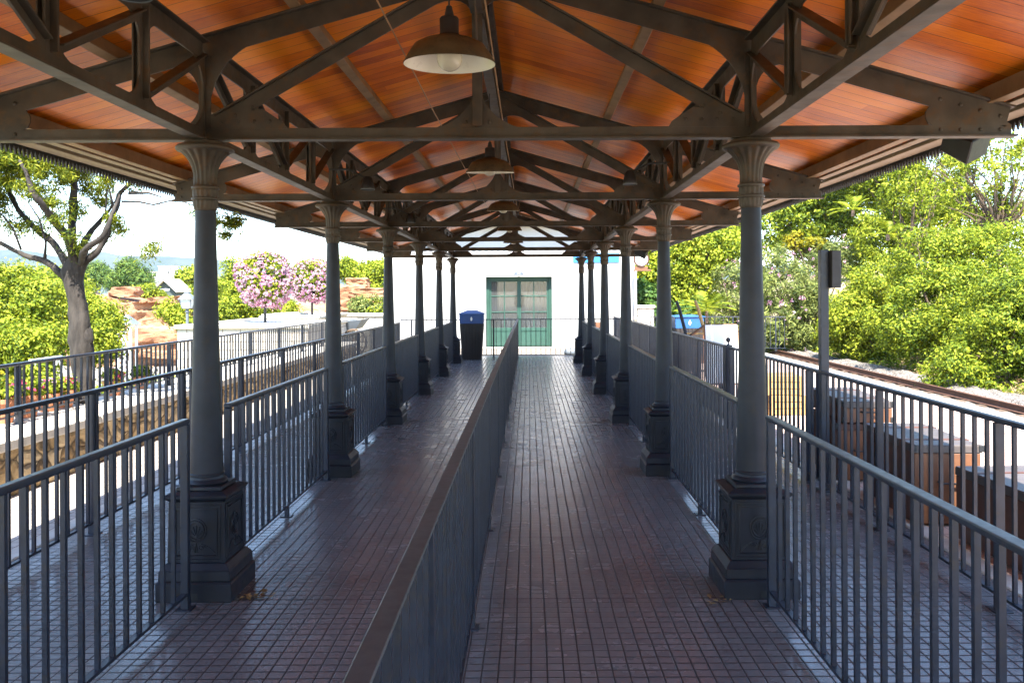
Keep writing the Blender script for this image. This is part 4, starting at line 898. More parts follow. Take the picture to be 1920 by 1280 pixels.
P, Nn = clumps(bl_, 40000, 380, 0.13, (0.1, 1.2)); leaf_mesh('crown', P, Nn, 0.062, 0.013, 'leaf_acacia', t, droop=0.6, up=0.2)

def blob_px(lst, Y, sy=1.0, sz=0.85):
    out = []
    for (x, y, r, dy) in lst:
        c = px(x, y, Y + dy); q = r / 1600 * (Y + dy); out.append((c[0], c[1], c[2], q, q * sy, q * sz))
    return out
def shrub_px(name, lab, cat, Y, lst, n, L, W_, mat, nclump, rc, **kw):
    b = blob_px(lst, Y); cx = sum(q[0] for q in b) / len(b); cy = sum(q[1] for q in b) / len(b)
    gz = gh(cx, cy); zt = min(q[2] - q[5] * 0.6 for q in b)
    kw.setdefault('trunk_h', max(0.2, min(zt - gz, 3.5) * 0.8))
    return plant(name, lab, cat, (cx, cy, gz), b, n, L, W_, mat, nclump, rc, **kw)
# --- left side
GL = 'leafy shrubs and trees in the left garden'
shrub_px('garden_shrub', 'big lime green plane leaved shrub filling the left edge behind the two lanterns', 'shrub', 17, [(15, 600, 75, 0), (-60, 580, 90, 1), (60, 650, 55, -1), (0, 690, 60, -1), (75, 560, 40, 0), (30, 528, 32, 0.5), (-20, 520, 30, 0)], 60000, 0.075, 0.042, 'leaf_lime', 620, 0.26, group=GL, seed=2)
shrub_px('garden_shrub', 'lime green shrub right behind the trunk of the shade tree', 'shrub', 20, [(120, 610, 55, 0), (185, 600, 36, 0.5), (175, 645, 40, 0), (110, 560, 34, 1), (150, 570, 26, 0.5)], 46000, 0.08, 0.045, 'leaf_lime', 520, 0.26, group=GL, seed=3)
shrub_px('garden_shrub', 'loose green bush with reddish leaves behind the grey lantern', 'shrub', 31, [(400, 590, 30, 0), (325, 585, 22, 0), (360, 610, 25, 0), (385, 555, 25, 0)], 11000, 0.11, 0.06, 'leaf_lime', 180, 0.3, group=GL, seed=4)
shrub_px('garden_shrub', 'tall pale green bush between the nearest left column and the pink flower ball', 'shrub', 34, [(430, 540, 32, 0), (470, 570, 45, 0), (440, 500, 18, 0), (425, 585, 40, 0), (530, 580, 25, 0)], 24000, 0.11, 0.06, 'leaf_lime', 330, 0.3, group=GL, seed=5)
shrub_px('garden_shrub', 'bright yellow green bush beside the white building, left of it', 'shrub', 42, [(690, 520, 34, 0), (650, 505, 22, 0), (715, 540, 25, 0), (705, 590, 22, -6), (725, 505, 22, 0)], 18000, 0.13, 0.07, 'leaf_lime', 280, 0.35, group=GL, seed=6)
shrub_px('garden_shrub', 'grey green bush low in front of the stacked red rocks', 'shrub', 36, [(680, 580, 22, 0), (710, 575, 20, 0)], 3500, 0.13, 0.07, 'leaf_grey', 90, 0.25, group=GL, seed=7)
shrub_px('garden_shrub', 'yellow flowering shrub low behind the wall at the left edge', 'shrub', 12.5, [(15, 740, 30, 0), (50, 745, 24, 0), (-30, 730, 40, 0), (85, 735, 18, 0.5)], 5000, 0.06, 0.045, 'leaf_yellow', 160, 0.13, group=GL, seed=8)
shrub_px('garden_shrub', 'yellow green shrub low between the shade tree trunk and the white boulder', 'shrub', 14, [(135, 735, 18, 0), (75, 705, 25, 1)], 3000, 0.06, 0.045, 'leaf_lime', 90, 0.13, group=GL, seed=9)
GP = 'dark pines beyond the red rocks'
shrub_px('pine_tree', 'tallest dark green pine beyond the red rocks', 'tree', 75, [(245, 515, 24, 0), (238, 497, 12, 0), (265, 525, 20, 0), (222, 525, 18, 0)], 7000, 0.42, 0.07, 'leaf_pine', 190, 0.6, group=GP, seed=10)
shrub_px('pine_tree', 'shorter dark green pine left of the tallest pine, right of the tree trunk', 'tree', 82, [(180, 510, 18, 0), (195, 522, 18, 0), (168, 525, 16, 0)], 5000, 0.42, 0.07, 'leaf_pine', 140, 0.6, group=GP, seed=11)
shrub_px('round_tree', 'round yellow green tree behind the wooden cabin', 'tree', 80, [(352, 520, 18, 0), (372, 515, 16, 0), (345, 535, 14, 0)], 4000, 0.36, 0.2, 'leaf_lime', 100, 0.6, seed=12)
shrub_px('garden_shrub', 'dry orange green bush on top of the red rock cliff', 'shrub', 50, [(280, 547, 13, 0), (265, 550, 10, 0), (300, 552, 8, 0)], 2500, 0.16, 0.1, 'leaf_lime', 70, 0.3, group=GL, seed=13)
shrub_px('garden_shrub', 'far hazy tree line bush at the left edge under the hills', 'shrub', 60, [(60, 530, 30, 0), (100, 520, 28, 0), (10, 535, 40, 0), (140, 530, 25, 0)], 5000, 0.3, 0.2, 'leaf_lime', 140, 0.5, group=GL, seed=14)
# pink flower trees
def flower_tree(xp, yp, rp, Y, lab, postpx):
    c = px(xp, yp, Y); r = rp / 1600 * Y; base = 0.9
    t = empty('flower_tree', (c[0], Y, base), lab, 'flower ball', 'pink flower balls on posts')
    m = MB(); m.tube([(c[0], Y, base - 0.3), (c[0], Y, c[2])], [0.04, 0.035], 10); m.lathe(c[0], Y, [(0.3, c[2] - r * 0.7), (0.45, c[2] - r * 0.35)], 16); m.build('post', 'black', t, smooth=True)
    b = [(c[0], c[1], c[2], r * 0.9, r * 0.9, r * 0.9)]
    P, Nn = clumps(b, 11000, 300, 0.13, (0.85, 1.0), lumpy=0.4); leaf_mesh('foliage', P, Nn, 0.07, 0.05, 'leaf_lime', t)
    P, Nn = clumps([(c[0], c[1], c[2] - 0.05, r, r, r * 0.98)], 9000, 800, 0.055, (0.9, 1.03), lumpy=0.4); leaf_mesh('blossom', P, Nn, 0.05, 0.05, 'pink', t, up=0.1)
flower_tree(497, 522, 53, 23, 'larger ball of pink flowers on a dark post in the white planter', 0)
flower_tree(585, 525, 42, 29, 'smaller ball of pink flowers on a dark post further back', 0)
# planters
def planter(lab, x0, x1, y0, y1, z1, zb=-0.4):
    t = empty('stone_planter', ((x0 + x1) / 2, (y0 + y1) / 2, 0), lab, 'planter', 'white block planters in the left garden')
    m = MB(); m.box(x0, x1, y0, y1, zb, z1 - 0.1); m.build('block_wall', 'blocks', t)
    m = MB(); m.box(x0 - 0.06, x1 + 0.06, y0 - 0.06, y0 + 0.35, z1 - 0.097, z1); m.box(x0 - 0.06, x0 + 0.35, y0 + 0.353, y1, z1 - 0.097, z1); m.box(x1 - 0.35, x1 + 0.06, y0 + 0.353, y1, z1 - 0.097, z1); m.build('cap_slab', 'stonew', t, bevel=0.015)
    m = MB(); m.box(x0 + 0.36, x1 - 0.36, y0 + 0.36, y1, z1 - 0.099, z1 - 0.05); m.build('soil_bed', 'stonew', t)
planter('long white block planter in front, below the larger pink flower ball', -8.25, -5.2, 20.0, 25.5, 1.0)
planter('white block planter with grey rim beneath the larger flower ball, second step', -8.1, -6.4, 24.0 + 1.8, 30, 1.06)
planter('farther white block planter running up to the building', -9.5, -4.6, 30.5, 34, 1.0)
# wagon
t = empty('farm_wagon', (-5.0, 24.5, 0), 'old grey wagon with spoked wheel between the planter and the building', 'wagon')
m = MB(); m.add([(-6.0, 24.2, 0.82), (-4.75, 24.2, 0.98), (-4.75, 25.4, 0.98), (-6.0, 25.4, 0.82), (-5.8, 24.3, 0.62), (-4.95, 24.3, 0.7), (-4.95, 25.3, 0.7), (-5.8, 25.3, 0.62)], [(0, 1, 2, 3), (7, 6, 5, 4), (0, 4, 5, 1), (1, 5, 6, 2), (2, 6, 7, 3), (3, 7, 4, 0)]); m.build('wagon_bed', 'lampgrey', t)
m = MB(); wc = (-4.95, 24.1, 0.35)
m.tube([(wc[0] + 0.35 * math.cos(a * PI / 12), wc[1], wc[2] + 0.35 * math.sin(a * PI / 12)) for a in range(25)], 0.03, 6)
for a in range(10): m.tube([wc, (wc[0] + 0.35 * math.cos(a * PI / 5), wc[1], wc[2] + 0.35 * math.sin(a * PI / 5))], 0.016, 5)
m.ball(wc, 0.06, 10, 6); m.build('wheel', 'bark2', t)
m = MB(); m.bar((-4.95, 24.3, 0.62), (-4.8, 24.3, 0.0), 0.05, 0.05); m.bar((-5.6, 24.3, 0.6), (-5.7, 24.3, 0.0), 0.05, 0.05); m.build('strut', 'bark2', t)
# lanterns
def lantern(xp, yt, yb, Y, lab, hpx):
    s = (yb - yt) / 1600 * Y; c = px(xp, yb, Y); x = c[0]; z = c[2]; gz = gh(x, Y)
    t = empty('garden_lantern', (x, Y, gz), lab, 'lantern', 'lanterns on posts in the left garden'); a = s * 0.33
    m = MB(); m.frus(x, Y, a * 0.62, z, a * 0.95, z + s * 0.5); m.build('glass_body', 'white', t)
    m = MB(); m.frus(x, Y, a * 1.2, z + s * 0.5, a * 1.15, z + s * 0.54); m.frus(x, Y, a * 1.15, z + s * 0.54, a * 0.35, z + s * 0.86); m.frus(x, Y, a * 0.3, z + s * 0.86, a * 0.42, z + s * 0.9); m.frus(x, Y, a * 0.42, z + s * 0.9, a * 0.2, z + s)
    for sx in (-1, 1):
        for sy in (-1, 1): m.bar((x + sx * a * 0.64, Y + sy * a * 0.64, z), (x + sx * a * 0.97, Y + sy * a * 0.97, z + s * 0.5), 0.02, 0.02)
    m.build('cap', 'lampgrey', t)
    m = MB(); m.lathe(x, Y, [(0.09, gz), (0.05, gz + 0.2), (0.04, z - 0.12), (0.07, z - 0.1), (0.04, z - 0.07), (0.05, z)], 10); m.build('post', 'lampgrey', t, smooth=True)
lantern(351, 545, 578, 24.5, 'grey square lantern on a post just left of the nearest left column', 0)
lantern(8, 629, 659, 26, 'white lantern at the very left edge before the lime shrub', 0)
lantern(43, 638, 667, 26, 'white lantern second from the left edge, nearer the tree trunk', 0)
# tower
TX = -17.3; TYY = 36; gz = gh(TX, TYY); zt = px(239, 608, TYY)[2]
t = empty('wooden_tower', (TX + 0.35, TYY, gz), 'small white cross braced wooden tower with a pyramid roof before the red cliff', 'tower')
TX = px(238, 600, TYY)[0]; t.location.x = TX
m = MB(); m.frus(TX, TYY, 0.42, zt, 0.03, zt + 0.42); m.build('roof', 'lampgrey', t)
m = MB(); a = 0.27
for sx in (-1, 1):
    for sy in (-1, 1): m.bar((TX + sx * a, TYY + sy * a, gz), (TX + sx * a, TYY + sy * a, zt), 0.09, 0.09)
for z_ in (gz + 0.6, gz + 1.3): m.box(TX - a, TX + a, TYY - a - 0.06, TYY - a - 0.047, z_, z_ + 0.07)
m.build('frame', 'white', t)
m = MB()
for z0, z1 in ((gz + 0.1, gz + 0.6), (gz + 0.67, gz + 1.3), (gz + 1.37, zt)): m.bar((TX - a, TYY - a - 0.01, z0), (TX + a, TYY - a - 0.01, z1), 0.05, 0.05); m.bar((TX + a, TYY - a - 0.075, z0), (TX - a, TYY - a - 0.075, z1), 0.05, 0.05)
m.build('cross_brace', 'white', t)
# white trestle, boulder
t = empty('white_trestle', px(62, 712, 15), 'white A shaped trestle seen through the railing bars at the left', 'trestle')
a0 = Vector(px(62, 678, 15))
for dy in (0, 0.8):
    for q in (50, 76): m = MB(); b0 = Vector(px(q, 712, 15)); m.bar(a0 + Vector((0, dy, 0)), b0 + Vector((0, dy, 0)), 0.035, 0.035); m.build('leg', 'white', t)
m = MB(); m.bar(a0 + Vector((0, -0.1, 0.02)), a0 + Vector((0, 0.9, 0.02)), 0.05, 0.05); m.build('top_beam', 'white', t)
def boulder(lab, c, r, s=(1, 1, 0.7), seed=0, mat='rock', cat='rock', name='boulder', strat=0.0, n=48, group=None):
    m = MB(); vs = []; mm = n // 2
    for j in range(mm + 1):
        for i in range(n):
            th = PI * j / mm; ph = 2 * PI * i / n; d = Vector((math.sin(th) * math.cos(ph), math.sin(th) * math.sin(ph), math.cos(th)))
            q = Vector((max(-0.8, min(0.8, d.x * 1.15)), max(-0.8, min(0.8, d.y * 1.15)), max(-0.78, min(0.78, d.z * 1.15))))
            k = 1 + 0.28 * noise.noise(d * 1.3 + Vector((seed, 0, 0))) + 0.12 * noise.noise(d * 4 + Vector((0, seed, 0))) + strat * math.sin(d.z * 14 + noise.noise(d * 2) * 3) + 0.04 * noise.noise(d * 11)
            vs.append((c[0] + q.x * r * s[0] * k, c[1] + q.y * r * s[1] * k, c[2] + q.z * r * s[2] * k))
    fs = [(j * n + i, (j + 1) * n + i, (j + 1) * n + (i + 1) % n, j * n + (i + 1) % n) for j in range(mm) for i in range(n)]
    m.add(vs, fs); o = m.build(name, mat, origin=(c[0], c[1], c[2] - r * s[2]), smooth=True, angle=50); return tag(o, lab, cat, group)
boulder('pale white boulder among flowers seen through the left railing bars', px(115, 728, 15), 0.3, (1, 1, 0.8), 5, 'stonew')
# pots on the wall
def pot(xp, Y, lab, fl='red', s=1.0):
    x = -5.05; z = 0.49; t = empty('flower_pot', (x, Y, z), lab, 'flower pot', 'terracotta pots on the low wall')
    m = MB(); m.lathe(x, Y, [(0.09 * s, z), (0.13 * s, z + 0.17 * s), (0.145 * s, z + 0.175 * s), (0.145 * s, z + 0.21 * s), (0.12 * s, z + 0.21 * s), (0.11 * s, z + 0.17 * s)], 20); m.build('pot', 'terra', t, smooth=True)
    b = [(x, Y, z + 0.26 * s, 0.17 * s, 0.17 * s, 0.1 * s)]; P, Nn = clumps(b, 500, 30, 0.06, (0.2, 1)); leaf_mesh('leaves', P, Nn, 0.05, 0.03, 'leaf_laurel', t)
    P, Nn = clumps([(x, Y, z + 0.3 * s, 0.16 * s, 0.16 * s, 0.07 * s)], 90, 14, 0.025, (0.7, 1)); leaf_mesh('blossom', P, Nn, 0.035, 0.03, fl, t)
for k, (Y, lab, fl, s) in enumerate(((8.15, 'terracotta pot at the left edge on the low wall', 'red', 1.1), (8.55, 'second terracotta pot from the left on the low wall, red flowers', 'red', 1.05), (8.95, 'third terracotta pot on the low wall, left of the tree trunk', 'pink', 0.9), (9.25, 'fourth terracotta pot on the low wall, nearest the tree trunk on its left', 'red', 0.9), (10.35, 'terracotta pot on the low wall just right of the tree trunk', 'red', 0.85), (11.1, 'terracotta pot on the low wall farthest right of the trunk', 'leaf_yellow', 0.8))): pot(0, Y, lab, fl, s)

# red rock cliff
def cliff(lab, xa, xb, Y, z0, zt, seed, depth=5):
    m = MB(); nx_ = 120; nz_ = 50; vs = []
    for j in range(nz_ + 12):
        for i in range(nx_ + 1):
            x = xa + (xb - xa) * i / nx_
            H = zt + 0.5 * noise.noise(Vector((x * 0.35, seed, 0))) + 0.2 * noise.noise(Vector((x * 1.1, seed, 4)))
            if j <= nz_:
                z = z0 + (H - z0) * j / nz_; st = math.floor((z + 0.25 * noise.noise(Vector((x * 0.3, 0, seed)))) / 0.42)
                y = Y + 0.10 * st * 0.9 + 1.1 * noise.noise(Vector((x * 0.3, st * 0.7, seed))) + 0.35 * noise.noise(Vector((x * 1.3, st * 1.7, z))) + 0.12 * noise.noise(Vector((x * 4, z * 4, seed)))
            else: z = H + 0.2 * noise.noise(Vector((x, j, seed))); y = Y + 1.2 + (j - nz_) * depth / 12
            vs.append((x, y, z))
    n = nx_ + 1; m.add(vs, [(j * n + i, j * n + i + 1, (j + 1) * n + i + 1, (j + 1) * n + i) for j in range(nz_ + 11) for i in range(nx_)])
    o = m.build('rock_cliff', 'rock', origin=((xa + xb) / 2, Y, z0), smooth=True, angle=35); return tag(o, lab, 'rock cliff')
cliff('orange red layered rock cliff behind the small tower', -26.5, -17.0, 46, -2.6, 1.62, 3)
cliff('lower red rock cliff running behind the flower balls toward the building', -16.8, -7.5, 45, -2.6, 0.95, 8)
boulder('large smooth red boulder lying on top of the cliff', px(236, 547, 47), 0.8, (1.1, 1, 0.42), 2)
GB = 'stacked red boulders left of the building'
boulder('upper block of the stacked red boulders left of the building', px(672, 532, 40), 0.62, (1.0, 1, 0.5), 7, strat=0.04, group=GB)
boulder('long lower block of the stacked red boulders by the building', px(690, 550, 39.5), 0.75, (1.25, 1, 0.42), 9, strat=0.04, group=GB)
boulder('reddish block at the left of the boulder stack, beside the second left column', px(650, 556, 39.5), 0.7, (0.8, 1, 0.9), 12, strat=0.04, group=GB)
boulder('lowest block of the stacked red boulders half hidden by bushes', px(680, 580, 39.5), 1.1, (1.3, 1, 0.5), 15, strat=0.04, group=GB)
# cabin and far houses
def cabin():
    Y = 62; c = px(310, 552, Y); x, z = c[0], c[2]; t = empty('wooden_cabin', (x, Y, z - 1.5), 'small dark timber cabin with a pale gabled roof beyond the cliff', 'cabin')
    m = MB(); m.prism([(x - 0.75, z - 1.5), (x + 0.75, z - 1.5), (x + 0.75, z + 0.3), (x, z + 1.0), (x - 0.75, z + 0.3)], Y + 1.2, 2.4); m.build('wall', 'cabin', t)
    for s_ in (-1, 1): m = MB(); m.bar((x + s_ * 0.98, Y + 1.1, z + 0.18), (x, Y + 1.1, z + 1.1), 2.9, 0.1, Vector((s_ * 0.7, 0, 0.7))); m.build('roof', 'stonew', t)
    m = MB(); m.box(x - 0.35, x + 0.35, Y - 0.05, Y - 0.02, z + 0.28, z + 0.42); m.build('name_board', 'white', t)
cabin()
def house(xp, yp, Y, w_, h_, lab, wall='white', n=3):
    c = px(xp, yp, Y); x, z = c[0], c[2]; t = empty('far_house', (x, Y, z - h_ * 2), lab, 'house', 'small white houses far below the hills')
    m = MB(); m.box(x - w_ / 2, x + w_ / 2, Y, Y + w_, z - h_ * 2, z + h_); m.build('wall', wall, t)
    m = MB(); m.box(x - w_ / 2 - 0.3, x + w_ / 2 + 0.3, Y - 0.3, Y + w_ + 0.3, z + h_ + 0.003, z + h_ * 1.12); m.build('roof', 'stonew', t)
    for k in range(n):
        q = x - w_ * 0.35 + w_ * 0.7 * k / max(1, n - 1); m = MB(); m.box(q - w_ * 0.05, q + w_ * 0.05, Y - 0.06, Y - 0.01, z + h_ * 0.1, z + h_ * 0.6); m.build('window', 'darkbin', t)
house(311, 508, 260, 4.2, 1.4, 'white two storey far house, the higher one right of the pine'); house(330, 513, 258, 6.5, 1.0, 'low white far house beside the higher one'); house(355, 511, 250, 4.5, 1.5, 'white far house just left of the nearest column', n=2); house(286, 520, 200, 2.2, 1.2, 'small white house right at the pine edge', n=2)
# hills
def ridge(name, Y, pts, zb=-20, depth=500):
    m = MB(); N = 160; xa, xb = pts[0][0], pts[-1][0]
    ps = []
    for i in range(N + 1):
        xp = xa + (xb - xa) * i / N; k = 0
        while k < len(pts) - 2 and xp > pts[k + 1][0]: k += 1
        f = (xp - pts[k][0]) / (pts[k + 1][0] - pts[k][0]); f = f * f * (3 - 2 * f); yp = pts[k][1] * (1 - f) + pts[k + 1][1] * f
        ps.append(px(xp, yp + 1.6 * noise.noise(Vector((xp * 0.03, Y, 0))), Y))
    vs = []
    for r in range(7):
        f = r / 6
        for p in ps: vs.append((p[0] * (1 - 0.12 * (1 - f)), Y - depth * (1 - f) ** 1.0 * 0.5, zb + (p[2] - zb) * (f ** 0.75) + (12 * noise.noise(Vector((p[0] * 0.012, r * 0.8, 1))) if 0 < r < 6 else 0)))
    for p in ps: vs.append((p[0], Y + depth, zb))
    n = N + 1; m.add(vs, [(j * n + i, j * n + i + 1, (j + 1) * n + i + 1, (j + 1) * n + i) for j in range(7) for i in range(N)])
    o = m.build(name, 'hill', smooth=True, angle=180); o['kind'] = 'structure'
ridge('hills', 1900, [(-900, 505), (-400, 480), (-100, 466), (40, 468), (120, 482), (190, 472), (240, 480), (300, 480), (370, 484), (440, 490), (520, 500), (620, 496), (740, 498), (900, 505), (1300, 500), (1800, 495), (3000, 500)])

# --- right side vegetation
GR = 'dense shrubs along the far side of the railway'
def SR(lab, Y, lst, n, L, W_, mat, ncl, rc, name='lineside_shrub', cat='shrub', **kw): kw.setdefault('group', GR); return shrub_px(name, lab, cat, Y, lst, n, L, W_, mat, ncl, rc, **kw)
SR('glossy laurel bush at the right edge, lowest and nearest to the track', 17.0, [(1880, 640, 85, 0.5), (1800, 690, 50, 0.5), (1960, 600, 110, 0.5), (1900, 560, 70, 1.0)], 42000, 0.085, 0.036, 'leaf_laurel', 640, 0.24, seed=21)
SR('wide mid green laurel bush behind the wooden stake, right of the sign post', 21.0, [(1760, 560, 85, 0), (1700, 610, 60, 0), (1830, 500, 90, 1.0), (1740, 490, 70, 1.0), (1800, 610, 60, 0)], 44000, 0.095, 0.04, 'leaf_laurel', 640, 0.28, seed=22)
SR('bright lime bush directly right of the sign post', 24.5, [(1600, 590, 60, 0), (1650, 540, 60, 0), (1620, 640, 45, 0), (1570, 620, 35, 0.5), (1690, 640, 40, -1)], 34000, 0.1, 0.045, 'leaf_lime', 520, 0.28, seed=23)
SR('tall lime bush above, left of the airy tree', 28.5, [(1660, 450, 65, 0), (1740, 430, 60, 0), (1820, 420, 70, 0), (1900, 440, 80, -3)], 28000, 0.12, 0.055, 'leaf_lime', 440, 0.35, seed=24)
SR('grey green oleander with pink blossom between the right column and the sign post', 28.5, [(1480, 540, 60, 0), (1520, 600, 55, 0), (1460, 610, 55, 0), (1560, 500, 40, 1), (1440, 500, 45, 1), (1500, 640, 35, 0), (1590, 480, 35, 1)], 24000, 0.16, 0.035, 'leaf_grey', 480, 0.3, name='oleander_bush', seed=25, extra=('blossom', 1600, 110, 0.09, 0.06, 0.05, 'pink'))
SR('grey green shrub with pink flowers just left of the nearest right column', 29.5, [(1385, 560, 40, 0), (1350, 600, 35, 0), (1400, 620, 35, 0), (1370, 520, 30, 0)], 9000, 0.15, 0.035, 'leaf_grey', 220, 0.28, name='oleander_bush', seed=26, extra=('blossom', 400, 40, 0.09, 0.06, 0.05, 'pink'))
shrub_px('fig_tree', 'broad leaved bright green fig tree between the two nearest right columns', 'tree', 31, [(1310, 480, 50, 0), (1260, 500, 40, 0), (1350, 470, 45, 0), (1300, 540, 45, 0), (1270, 440, 40, 1), (1350, 430, 45, 1), (1225, 520, 32, 0), (1215, 460, 35, 0.5), (1240, 570, 35, 0)], 42000, 0.125, 0.075, 'leaf_lime', 620, 0.36, seed=27)
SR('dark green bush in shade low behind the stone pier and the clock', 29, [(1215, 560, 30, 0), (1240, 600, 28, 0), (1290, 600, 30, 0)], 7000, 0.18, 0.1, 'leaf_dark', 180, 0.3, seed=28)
SR('tall pale green tree behind the oleander, under the eave', 38, [(1440, 420, 65, 0), (1520, 400, 65, 0), (1480, 350, 60, 0), (1580, 380, 60, 0), (1400, 370, 60, 2), (1620, 340, 50, 0), (1500, 440, 50, 1), (1570, 450, 50, 1), (1640, 450, 50, 1)], 30000, 0.18, 0.08, 'leaf_laurel', 620, 0.45, name='bank_tree', cat='tree', seed=29)
SR('tall yellow green tree farther up the bank, behind the lime bush', 36, [(1700, 370, 60, 0), (1650, 320, 55, 0), (1600, 300, 45, 0), (1760, 360, 50, 0)], 15000, 0.2, 0.07, 'leaf_lime', 340, 0.42, name='bank_tree', cat='tree', seed=30)
SR('small yellow bush high behind the oleander', 33, [(1490, 450, 16, 0), (1530, 455, 12, 0)], 1800, 0.12, 0.08, 'leaf_yellow', 50, 0.2, seed=31)
SR('tallest green tree high on the bank under the right eave', 44, [(1450, 330, 60, 0), (1540, 320, 55, 0), (1400, 300, 50, 0), (1560, 370, 55, 0)], 20000, 0.22, 0.09, 'leaf_lime', 420, 0.5, name='bank_tree', cat='tree', seed=40)
# airy trees against the sky
plant('airy_tree', 'tall airy tree with blue sky showing between its leaves at the upper right', 'tree', (13.4, 24.5, gh(13.4, 24.5)), blob_px([(1840, 330, 90, 0), (1780, 380, 60, 0), (1900, 290, 80, 0), (1760, 320, 60, 1), (1880, 400, 60, 0), (1950, 350, 80, 0), (1850, 260, 60, 0)], 24.5), 8500, 0.12, 0.045, 'leaf_lime', 150, 0.26, trunk_h=2.6, r0=0.1, seed=32, shell=(0.2, 1.05), nper=7)
plant('airy_tree', 'second airy tree left of the tall one, with thin dark branches', 'tree', (12.2, 27.5, gh(12.2, 27.5)), blob_px([(1700, 330, 55, 0), (1740, 290, 50, 0), (1690, 390, 40, 0), (1800, 290, 50, 0)], 27.5), 6000, 0.13, 0.05, 'leaf_lime', 130, 0.28, trunk_h=2.2, r0=0.08, seed=33, shell=(0.2, 1.05), nper=6)
# feathery frond plants
def fronds(name, lab, base, h, nf, L, mat, seed, lw=0.02, fan=False):
    rs = random.Random(seed); t = empty(name, base, lab, 'plant'); m = MB(); b = Vector(base)
    m.tube([b - ZUP * 0.1, b + ZUP * h], [0.06, 0.045], 8); m.build('stem', 'bark2', t)
    P = []; Nn = []; mm = MB()
    for k in range(nf):
        a = 2 * PI * k / nf + rs.uniform(-0.2, 0.2); e = rs.uniform(0.1, 1.2); d = Vector((math.cos(a) * math.cos(e), math.sin(a) * math.cos(e), math.sin(e))); o_ = b + ZUP * h
        side = d.cross(ZUP).normalized(); pts = [o_ + d * L * s + ZUP * (-0.35 * L * s * s) for s in [i / 12 for i in range(13)]]
        mm.tube(pts, 0.006, 4)
        for i in range(2, 13):
            for sg in (-1, 1):
                q = pts[i]; tip = q + (side * sg * 0.75 + d * 0.6 - ZUP * 0.25) * L * 0.28 * math.sin(PI * (i + 1) / 15); w_ = d * lw
                mm.add([q - w_, q + w_, tip], [(0, 1, 2)])
    mm.build('fronds', mat, t)
fronds('palm_plant', 'spiky green palm fan in front of the fig tree', px(1325, 600, 27.5), 0.3, 26, 1.1, 'leaf_laurel', 1, 0.03)
fronds('tree_of_heaven', 'yellow green frond leaved sapling high on the bank', px(1665, 445, 26.0), 0.1, 14, 0.8, 'leaf_lime', 3, 0.03); fronds('tree_of_heaven', 'second frond leaved sapling, left of and above the first', px(1600, 400, 27), 0.1, 14, 0.8, 'leaf_lime', 5, 0.03)
# ground cover along the bank
N_ = 42000; Xs = 9.3 + rng.random(N_) ** 1.3 * 12; Ys = 9 + rng.random(N_) * 32; keep = np.array([noise.noise(Vector((a * 0.7, b * 0.7, 3))) > -0.12 for a, b in zip(Xs, Ys)]); Xs = Xs[keep]; Ys = Ys[keep]
Zs = np.array([gh(a, b) for a, b in zip(Xs, Ys)]) + rng.random(len(Xs)) * 0.22
o = leaf_mesh('ground_cover', np.stack([Xs, Ys, Zs], 1), np.tile([0, -0.3, 0.3], (len(Xs), 1)).astype(float), 0.13, 0.05, 'leaf_laurel', None, org=(12, 20, 0)); tag(o, 'low weeds and ground cover on the bank beside the railway', 'weeds', kind='stuff')
N_ = 9000; Xs = 9.1 + rng.random(N_) * 1.6; Ys = 10 + rng.random(N_) * 22; Zs = np.array([gh(a, b) for a, b in zip(Xs, Ys)]) + rng.random(N_) * 0.12
o = leaf_mesh('dry_weeds', np.stack([Xs, Ys, Zs], 1), np.tile([0, -0.3, 0.6], (N_, 1)).astype(float), 0.11, 0.03, 'leaf_dry', None, org=(9.5, 20, 0)); tag(o, 'dry straw coloured weeds and leaf litter between ballast and bushes', 'weeds', kind='stuff')
N_ = 26000; Xs = -5.6 - rng.random(N_) * 22; Ys = 7 + rng.random(N_) * 18; Zs = np.array([gh(a, b) for a, b in zip(Xs, Ys)]) + rng.random(N_) * 0.2
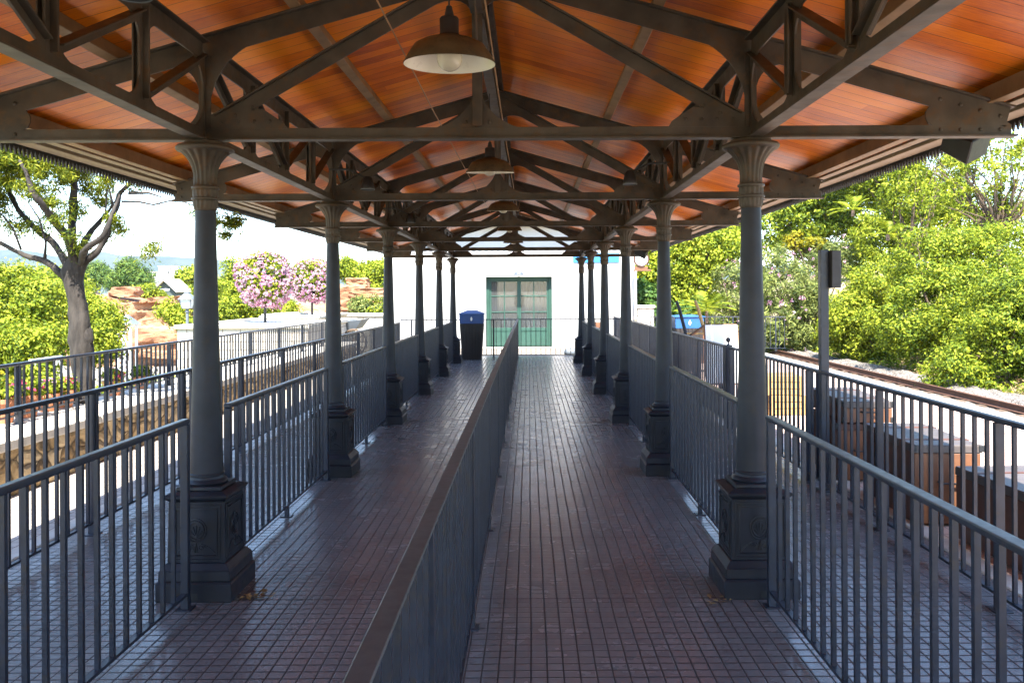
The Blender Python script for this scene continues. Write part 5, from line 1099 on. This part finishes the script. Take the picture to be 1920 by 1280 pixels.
o = leaf_mesh('garden_ground_cover', np.stack([Xs, Ys, Zs], 1), np.tile([0, -0.3, 0.3], (N_, 1)).astype(float), 0.15, 0.07, 'leaf_lime', None, org=(-14, 15, -1)); tag(o, 'low green plants covering the left garden beds', 'ground cover', kind='stuff')

# ------------------------------------------------------------------ air
k = bpy.data.materials.new('haze_air'); k.use_nodes = True; nt_ = k.node_tree; nt_.nodes.clear()
ou = nt_.nodes.new('ShaderNodeOutputMaterial'); pv = nt_.nodes.new('ShaderNodeVolumePrincipled'); pv.inputs['Color'].default_value = (0.62, 0.82, 1.0, 1); pv.inputs['Density'].default_value = 0.00012; pv.inputs['Anisotropy'].default_value = 0.2
nt_.links.new(pv.outputs[0], ou.inputs['Volume'])
m = MB(); m.box(-1600, 1600, -70, 2700, -30, 160); o = m.build('haze', k); tag(o, 'thin pale summer haze over the valley', 'haze', kind='stuff')

# small litter on the floor
def fallen(name, lab, x, y, n, seed, sp=0.1):
    rs = random.Random(seed); m = MB()
    for k in range(n):
        a = rs.uniform(0, 2 * PI); r_ = rs.random() * sp if n > 1 else 0; px_, py_ = x + r_ * math.cos(a), y + r_ * math.sin(a) * 0.7; b = rs.uniform(0, 2 * PI); l = rs.uniform(0.025, 0.05)
        d = Vector((math.cos(b), math.sin(b), 0)); e = Vector((-d.y, d.x, 0)) * 0.28; z = Vector((px_, py_, 0.003))
        m.add([z, z + d * l * 0.5 + e * l + ZUP * 0.008, z + d * l + ZUP * rs.uniform(0.002, 0.014), z + d * l * 0.5 - e * l + ZUP * 0.004], [(0, 1, 2, 3)])
    o = m.build(name, 'leaf_dry', origin=(x, y, 0)); return o
tag(fallen('fallen_leaf', '', 0.36, 7.7, 1, 1), 'dry brown leaf lying on the tiles in the right aisle', 'leaf')
o = fallen('leaf_litter', '', XL + 0.30, YC[1] - 0.12, 26, 2, 0.11); tag(o, 'dry leaf crumbs gathered at the nearest left plinth corner', 'leaf litter', kind='stuff')
o = fallen('leaf_litter', '', XR - 0.27, YC[1] - 0.2, 18, 3, 0.1); tag(o, 'dry leaf crumbs gathered at the nearest right plinth corner', 'leaf litter', kind='stuff')
